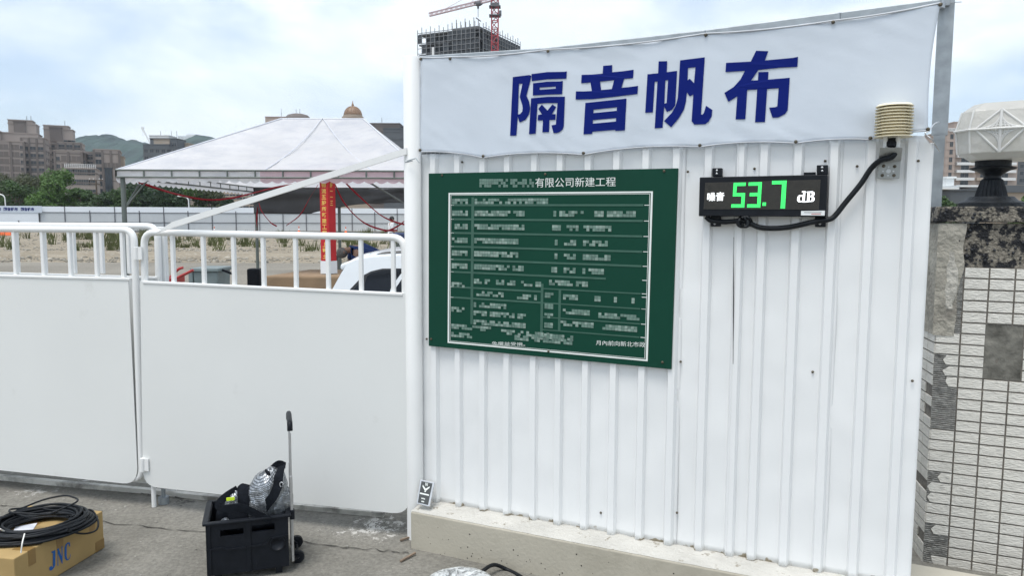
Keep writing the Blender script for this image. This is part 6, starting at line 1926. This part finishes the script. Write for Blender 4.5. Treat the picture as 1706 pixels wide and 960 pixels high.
b.mass(31, 50, 203, Y1 + 8.3, 1.5, M['brick_dark'], z0=zrow(226, Y1)); b.windows(B3, 2, zrow(232, Y1), zrow(220, Y1), 3.1, WINB, .72, 1.0)
b.antenna(40, 202, 192, Y1 + 9); b.antenna(47, 202, 192, Y1 + 9)
# second brown tower
b = Bld('apartment_tower', 'second brown apartment tower just right of the tallest one', 100, Y1 + 22, yaw=24)
Y2 = Y1 + 22
B1 = b.mass(80, 104, 240, Y2 + 4, 15, M['brick_brown'], bands=3.1)
B2 = b.mass(102, 141, 238, Y2, 16, M['brick_brown'], bands=3.1, fins=3)
b.windows(B2, 3, 12, zrow(243, Y2), 3.1, WINB, .02, .98); b.windows(B1, 1, 12, zrow(246, Y2), 3.1, WINS, .3, .9)
B3 = b.mass(80, 128, 216, Y2 + 6, 9, M['brick_brown']); B4 = b.mass(80, 121, 210, Y2 + 6.6, 8, M['brick_brown'])
b.mass(90, 110, 213, Y2 + 5.2, 1.5, M['brick_dark'], z0=zrow(234, Y2)); b.windows(B3, 2, zrow(238, Y2), zrow(228, Y2), 3.1, WINB, .74, 1.0)
b.antenna(104, 210, 200, Y2 + 6)
# stepped wing in front of the second tower
b = Bld('apartment_wing', 'brown stepped apartment wing below the second brown tower', 115, 300, yaw=24)
B1 = b.mass(96, 141, 252, 302, 14, M['brick_brown'], bands=3.0, fins=2)
B2 = b.mass(141, 147, 256, 306, 12, M['brick_dark'], bands=3.0)
b.windows(B1, 2, 6, zrow(262, 300), 3.0, WINR, .25, .98); b.windows(B1, 1, 6, zrow(262, 300), 3.0, WINS, .04, .2); b.windows(B2, 1, 8, zrow(264, 306), 3.0, WINS)
b = Bld('apartment_wing', 'brown apartment wing with a tall dark glazed bay beside the hill', 180, 315, yaw=24)
B1 = b.mass(147, 163, 254, 318, 14, M['brick_brown'], bands=3.0); B2 = b.mass(161, 203, 250, 314, 16, M['brick_brown'], bands=5.6, fins=3)
b.windows(B1, 1, 8, zrow(262, 318), 3.0, WINB); b.windows(B2, 1, 6, zrow(258, 314), 3.0, WIN, .04, .32); b.windows(B2, 2, zrow(280, 314), zrow(258, 314), 5.6, WINR, .36, .98)
b.mass(178, 190, 281, 313.4, 1.0, M['glass_far'], name='glazed_bay')
b.mass(203, 210, 262, 320, 10, M['facade_tan'])
b = Bld('office_block', 'low brown block with white roof railings before the apartment wings', 140, 262, yaw=24)
B1 = b.mass(112, 163, 281, 262, 14, M['brick_brown'], bands=3.4)
b.windows(B1, 5, 3, zrow(290, 262), 3.4, WIN, .1, .95)
m = MB(); o_, f_, w_ = B1['o'] - B1['d'] * .2, B1['f'], B1['w']
for z in (.5, 1.0, 1.5): m.bar(o_ + Z * (B1['zt'] + z), o_ + f_ * w_ + Z * (B1['zt'] + z), .12)
for i in range(16): q_ = o_ + f_ * (w_ * i / 15) + Z * B1['zt']; m.bar(q_, q_ + Z * 1.6, .12)
m.build('railing', M['facade_white'], b.o)
# dark grey building with a roof pavilion, small crane beyond
Y3 = 420
b = Bld('office_tower', 'dark grey stepped tower above the left slope of the tent roof', 270, Y3)
B1 = b.mass(243, 300, 245, Y3, 18, M['facade_grey'], bands=4); b.mass(243, 286, 241, Y3 - .2, 18, M['facade_grey'], z0=zrow(247, Y3))
B2 = b.mass(255, 299, 231, Y3 + 4, 12, M['facade_grey'], z0=zrow(246, Y3)); B3 = b.mass(254, 286, 226, Y3 + 4, 10, M['facade_white'], z0=zrow(231, Y3))
b.mass(261, 287, 233, Y3 + 3.5, 1, M['facade_tan'], z0=zrow(241, Y3))
b.windows(B1, 6, 30, zrow(249, Y3), 4, WIN); b.windows(B2, 2, zrow(241, Y3), zrow(236, Y3), 4, WIN, .7, .98)
for u in (265, 283, 292): b.antenna(u, 228, 217, Y3 + 6)
b.mass(299, 318, 239, Y3 + 14, 10, M['facade_tan'])
b = Bld('hilltop_building', 'long pale building on the far hilltop over the tent roof', 325, 1900)
b.mass(301, 352, 227, 1905, 40, M['facade_white']); b.mass(315, 335, 224, 1910, 40, M['facade_white'])
kx0 = yp(250, 238, 520); kx1 = yp(237, 213, 520)
cr = thing('luffing_crane', Vector((kx0.x, 520, 0)), 'small pale crane jib leaning left beside the dark grey tower', 'crane')
m = MB(); m.tube([(kx0.x, 520, 0), kx0], .5, 8); m.build('mast', M['alu_white'], cr)
m = MB(); m.bar(kx0, kx1, 1.1, .8); m.bar(kx1 - Vector((.6, 0, .4)), kx1 + Vector((1, 0, .4)), 1.2); m.tube([kx1, yp(238, 226, 520)], .12, 5); m.build('jib', M['alu_white'], cr)
# tan apartment block glimpsed below the tent edge
b = Bld('apartment_block', 'tan apartment block glimpsed below the tent edge left of the tarpaulin', 390, 280)
B1 = b.mass(340, 470, 302, 280, 16, M['facade_tan'], bands=3.2)
b.windows(B1, 12, 2.5, zrow(312, 280), 3.2, WIN)
# building with domes
Y4 = 420
b = Bld('domed_building', 'large building with a brown copper dome rising over the tent ridge', 560, Y4)
B1 = b.mass(446, 640, 206, Y4, 40, M['facade_tan'], bands=3.4); b.mass(446, 480, 195, Y4 + 4, 20, M['facade_pink'], z0=zrow(207, Y4))
pc_ = yp(588, 200, Y4 + 12); s_ = (Y4 + 12) / 1250
m = MB(); m.lathe((pc_.x, Y4 + 12, pc_.z - 4), [(16 * s_, 0), (16 * s_, 4.6), (18 * s_, 4.8), (18 * s_, 5.6), (15.6 * s_, 5.7), (15.6 * s_, 6.6)], 32); m.build('drum', M['facade_tan'], b.o, sharp=30)
m = MB(); m.lathe((pc_.x, Y4 + 12, pc_.z + 2.5), [(14.6 * s_ * math.cos(t * math.pi / 20), 15 * s_ * math.sin(t * math.pi / 20)) for t in range(10)] + [(1.6 * s_, 15 * s_), (2.2 * s_, 17 * s_), (1.2 * s_, 19 * s_), (.3 * s_, 24 * s_)], 32)
for i in range(12):
    a = i * math.pi / 6
    m.tube([Vector((pc_.x + math.cos(a) * 14.8 * s_ * math.cos(t), Y4 + 12 + math.sin(a) * 14.8 * s_ * math.cos(t), pc_.z + 2.5 + 15.2 * s_ * math.sin(t))) for t in [k * .17 for k in range(9)]], .16, 5)
m.build('dome', M['dome'], b.o)
p = yp(493, 198, Y4 + 8)
m = MB(); m.lathe((p.x, Y4 + 12, p.z - 1), [(21 * s_, 0), (21 * s_, 1.2), (20 * s_, 2.2), (16 * s_, 3.6), (9 * s_, 4.3), (1, 4.5)], 28); m.build('low_dome', M['brick_dark'], b.o)
for u in (467, 492, 498): b.antenna(u, 196, 180, Y4 + 8)
b = Bld('stepped_tower', 'grey brown stepped tower between the tent roof and the round post', 650, 350)
b.mass(616, 667, 206, 354, 14, M['brick_dark'], bands=3, yaw=0); b.mass(640, 720, 214, 350, 18, M['facade_grey'], bands=3.2); b.mass(664, 700, 212, 358, 10, M['facade_grey'])
b.antenna(635, 208, 195, 356)
# right hand apartment slab
Y5 = 300
b = Bld('apartment_slab', 'pinkish apartment slab with stacked balconies behind the pillar lamp', 1630, Y5)
B1 = b.mass(1570, 1585, 219, Y5, 16, M['facade_pink'], bands=3); B2 = b.mass(1583, 1690, 222, Y5 + 2, 16, M['facade_pink'], bands=0); b.mass(1581, 1600, 204, Y5 + 6, 8, M['facade_pink'], z0=zrow(224, Y5)); b.mass(1574, 1594, 215, Y5 - .4, 4, M['facade_white'], z0=yp(1580, 219, Y5).z)
z = 3; zt_ = yp(1630, 228, Y5).z
while z < zt_:
    for k_ in range(3):
        x0 = B2['o'].x + B2['w'] * (.03 + k_ * .32); m = MB(); m.hexa((x0, Y5 + .6, z), (B2['w'] * .28, 0, 0), (0, 1.4, 0), (0, 0, 1.1)); m.build('balcony', M['facade_tan'] if k_ % 2 else M['facade_white'], b.o)
    z += 3.0
b.windows(B2, 3, 4.2, zt_, 3.0, WINB, .03, .95); b.windows(B1, 1, 4.2, zt_, 3.0, WINS, .3, .8)
b = Bld('apartment_slab', 'dark grey apartment slab at the far right beyond the lamp pedestal', 1720, Y5 + 20)
B1 = b.mass(1690, 1790, 215, Y5 + 20, 16, M['facade_grey'], bands=3); b.windows(B1, 5, 3, B1['zt'] - 3, 3, WINB)
# low roofs in front
b = Bld('low_shed', 'low white roofed shed left of the lamp pedestal', 1590, 120, cat='shed')
b.mass(1540, 1632, 318, 120, 10, M['facade_grey']); a = yp(1556, 309, 118); c = yp(1592, 312, 118)
m = MB(); m.hexa((a.x - 3, 117, a.z - .6), (c.x - a.x + 3, 0, 0), (0, 14, 0), (0, 0, .3)); a2 = yp(1590, 309, 121); c2 = yp(1632, 309, 121); m.hexa((a2.x, 119.5, a2.z - .3), (c2.x - a2.x, 0, 0), (0, 12, 0), (0, 0, .3)); a3 = yp(1566, 295, 126); m.hexa((a3.x, 124, a3.z - .3), (1.6, 0, 0), (0, 8, 0), (0, 0, .3)); m.hexa((a3.x + .1, 124.3, 3), (1.3, 0, 0), (0, 7, 0), (0, 0, a3.z - 3.3)); m.build('roof', M['roof_white'], b.o)
b = Bld('low_shed', 'low grey building with a dark parapet right of the lamp pedestal', 1700, 130, cat='shed')
B1 = b.mass(1664, 1790, 312, 130, 12, M['facade_tan']); m = MB(); m.hexa((B1['o'].x - .3, 129.6, B1['zt'] - .9), (B1['w'], 0, 0), (0, 12, 0), (0, 0, 1.2)); m.build('parapet', M['facade_grey'], b.o); b.windows(B1, 4, 1.6, 2, 3, WIN)

# ------------------------------------------------------------------ building under construction and tower crane
YC_ = 252
b = Bld('unfinished_building', 'unfinished high-rise in dark scaffolding rising behind the banner', 780, YC_)
P0 = yp(801, 45, YC_); zt = P0.z
P0 = Vector((P0.x, YC_, 0))
LA = Vector((yp(698, 52, 262).x, 262, 0)) - P0; RA = Vector((yp(863, 76, 277).x, 277, 0)) - P0
ll, rl = LA.length, RA.length; la, ra = LA.normalized(), RA.normalized()
def slab_poly(z, h, grow=0): return [P0 + Z * z - (la + ra) * grow, P0 + RA + Z * z + ra * grow, P0 + RA + LA + Z * z, P0 + LA + Z * z + la * grow], Z * h
z = zt - .45 - 3.4 * 18; m = MB()
while z < zt - .3: m.prism(*slab_poly(z, .45)); z += 3.4
m.build('floor_slabs', M['conc_raw'], b.o)
m = MB(); q_ = [P0 + la * (ll * .06) + ra * 2 , P0 + RA * .96 + la * 2, P0 + RA * .96 + LA * .93, P0 + LA * .93 + ra * 2]
m.prism(q_, Z * (zt - 1.2)); m.build('core', M['net'], b.o)
m = MB()
def face(o, ax, ln, outn):
    n = 14
    for i in range(n + 1):
        p = o + ax * (ln * i / n) + outn * .9; m.bar(p, p + Z * (zt + 1.2 + .8 * (i % 2)), .22)
    z = zt - 22
    while z < zt + 1: m.bar(o + outn * .9 + Z * z, o + ax * ln + outn * .9 + Z * z, .18); z += 1.7
na = Vector((la.y, -la.x, 0)); na = -na if na.y > 0 else na
nr_ = Vector((ra.y, -ra.x, 0)); nr_ = -nr_ if nr_.dot(la) > 0 else nr_
face(P0, la, ll, na); face(P0, ra, rl, nr_)
m.build('scaffold', M['scaf'], b.o)
rn = random.Random(2)
m = MB()
for ax, ln, nn in ((la, ll, na), (ra, rl, nr_)):
    for i in range(14):
        for j in range(5):
            if rn.random() < (.80 if i < 9 or ax is ra else .42):
                zz = zt - 17 + j * 3.4; p = P0 + ax * (ln * i / 14) + nn * .7 + Z * zz
                m.hexa(p, ax * (ln / 14), nn * .08, Z * 3.0)
    p = P0 + nn * .65; m.hexa(p, ax * (ln * .9), nn * .05, Z * (zt - 14))
m.build('netting', M['net'], b.o)
m = MB(); o_ = P0 + la * 2 + ra * 2; m.hexa(o_ + Z * (zt - 3), la * (ll * .42), ra * (rl * .5), Z * 4.2); m.build('roof_formwork', M['conc_raw'], b.o)
for i in range(7):
    p = o_ + la * (ll * .42 * i / 6) + Z * (zt + 1); m = MB(); m.bar(p, p + Z * (2.2 + .8 * (i % 2)), .25); m.build('rebar_post', M['scaf'], b.o)
m = MB(); p = P0 + la * (ll * .72) + na * 1.1 + Z * (zt - 12); m.hexa(p, la * .9, na * .1, Z * 7); m.build('pale_chute', M['facade_white'], b.o)

def lattice(m, a, b_, w, n, r_, up=Z):
    d = (b_ - a); t = d.normalized(); s = t.cross(up)
    if s.length < .01: s = t.cross(Vector((0, 1, 0)))
    s.normalize(); q = s.cross(t)
    cs = [(s + q) * w / 2, (s - q) * w / 2, (-s - q) * w / 2, (-s + q) * w / 2]
    for c in cs: m.bar(a + c, b_ + c, r_ * 1.5)
    for i in range(n):
        p0, p1 = a + d * (i / n), a + d * ((i + 1) / n)
        for k in range(4):
            c0, c1 = cs[k], cs[(k + 1) % 4]
            m.bar(p0 + c0, p1 + c1, r_) if i % 2 else m.bar(p0 + c1, p1 + c0, r_)
            m.bar(p1 + c0, p1 + c1, r_)
YK = 244
mk = yp(824.5, 60, YK); mt = yp(824.5, -40, YK)
crane = thing('tower_crane', Vector((mk.x, YK, 0)), 'red lattice tower crane rising above the unfinished high-rise', 'crane')
m = MB(); lattice(m, Vector((mk.x, YK, 0)), Vector((mk.x, YK, mt.z)), 2.1, 34, .22); m.build('mast', M['crane_red'], crane)
for v in (11, 26):
    p = yp(824.5, v, YK); m = MB(); m.hexa((p.x - 1.8, YK - 1.6, p.z - .15), (3.6, 0, 0), (0, 3.2, 0), (0, 0, .3)); m.hexa((p.x - 1.4, YK - 1.4, p.z + .1), (2.8, 0, 0), (0, 2.8, 0), (0, 0, .9)) if v == 11 else m.hexa((p.x + 1.3, YK - 1.6, p.z - .3), (.8, 0, 0), (0, .8, 0), (0, 0, 1.6))
    m.build('climbing_frame', M['hoard_steel'], crane)
j0, j1 = yp(822, -2.5, YK), yp(715, 24, YK)
m = MB(); lattice(m, j0, j1, .95, 26, .12, Vector((0, 1, 0))); m.build('jib', M['crane_pale'], crane)
hk = yp(796.5, 5, YK)
m = MB(); m.ball(hk, 1.5, .8, .9, 10, 6); m.tube([hk, yp(796.5, 28, YK)], .10, 5); q = yp(798, 32, YK); m.bar(yp(793, 29, YK), yp(801, 35, YK), .3); m.ball(yp(796.5, 11.5, YK), .35, .35, .6, 8, 6); m.build('hook_trolley', M['hoard_steel'], crane)
m = MB(); m.tube([yp(735, 18, YK), yp(775, -4, YK), yp(800, -20, YK)], .09, 5); m.tube([yp(780, 8, YK), yp(800, -12, YK)], .09, 5); m.tube([yp(800, -20, YK), Vector((mk.x, YK, mt.z))], .09, 5); m.build('pendant_line', M['crane_pale'], crane)
# ------------------------------------------------------------------ air
hz_ = MB(); hz_.box(-3500, 3500, -90, 3200, -1.0, 420)
hm = bpy.data.materials.new('haze'); hm.use_nodes = True
hm.node_tree.nodes.clear()
ho = hm.node_tree.nodes.new('ShaderNodeOutputMaterial'); hv = hm.node_tree.nodes.new('ShaderNodeVolumePrincipled')
hv.inputs['Color'].default_value = (0.80, 0.89, 1.0, 1); hv.inputs['Density'].default_value = 0.00015; hv.inputs['Anisotropy'].default_value = 0.2
hm.node_tree.links.new(hv.outputs['Volume'], ho.inputs['Volume'])
kind(hz_.build('haze', hm), 'stuff')
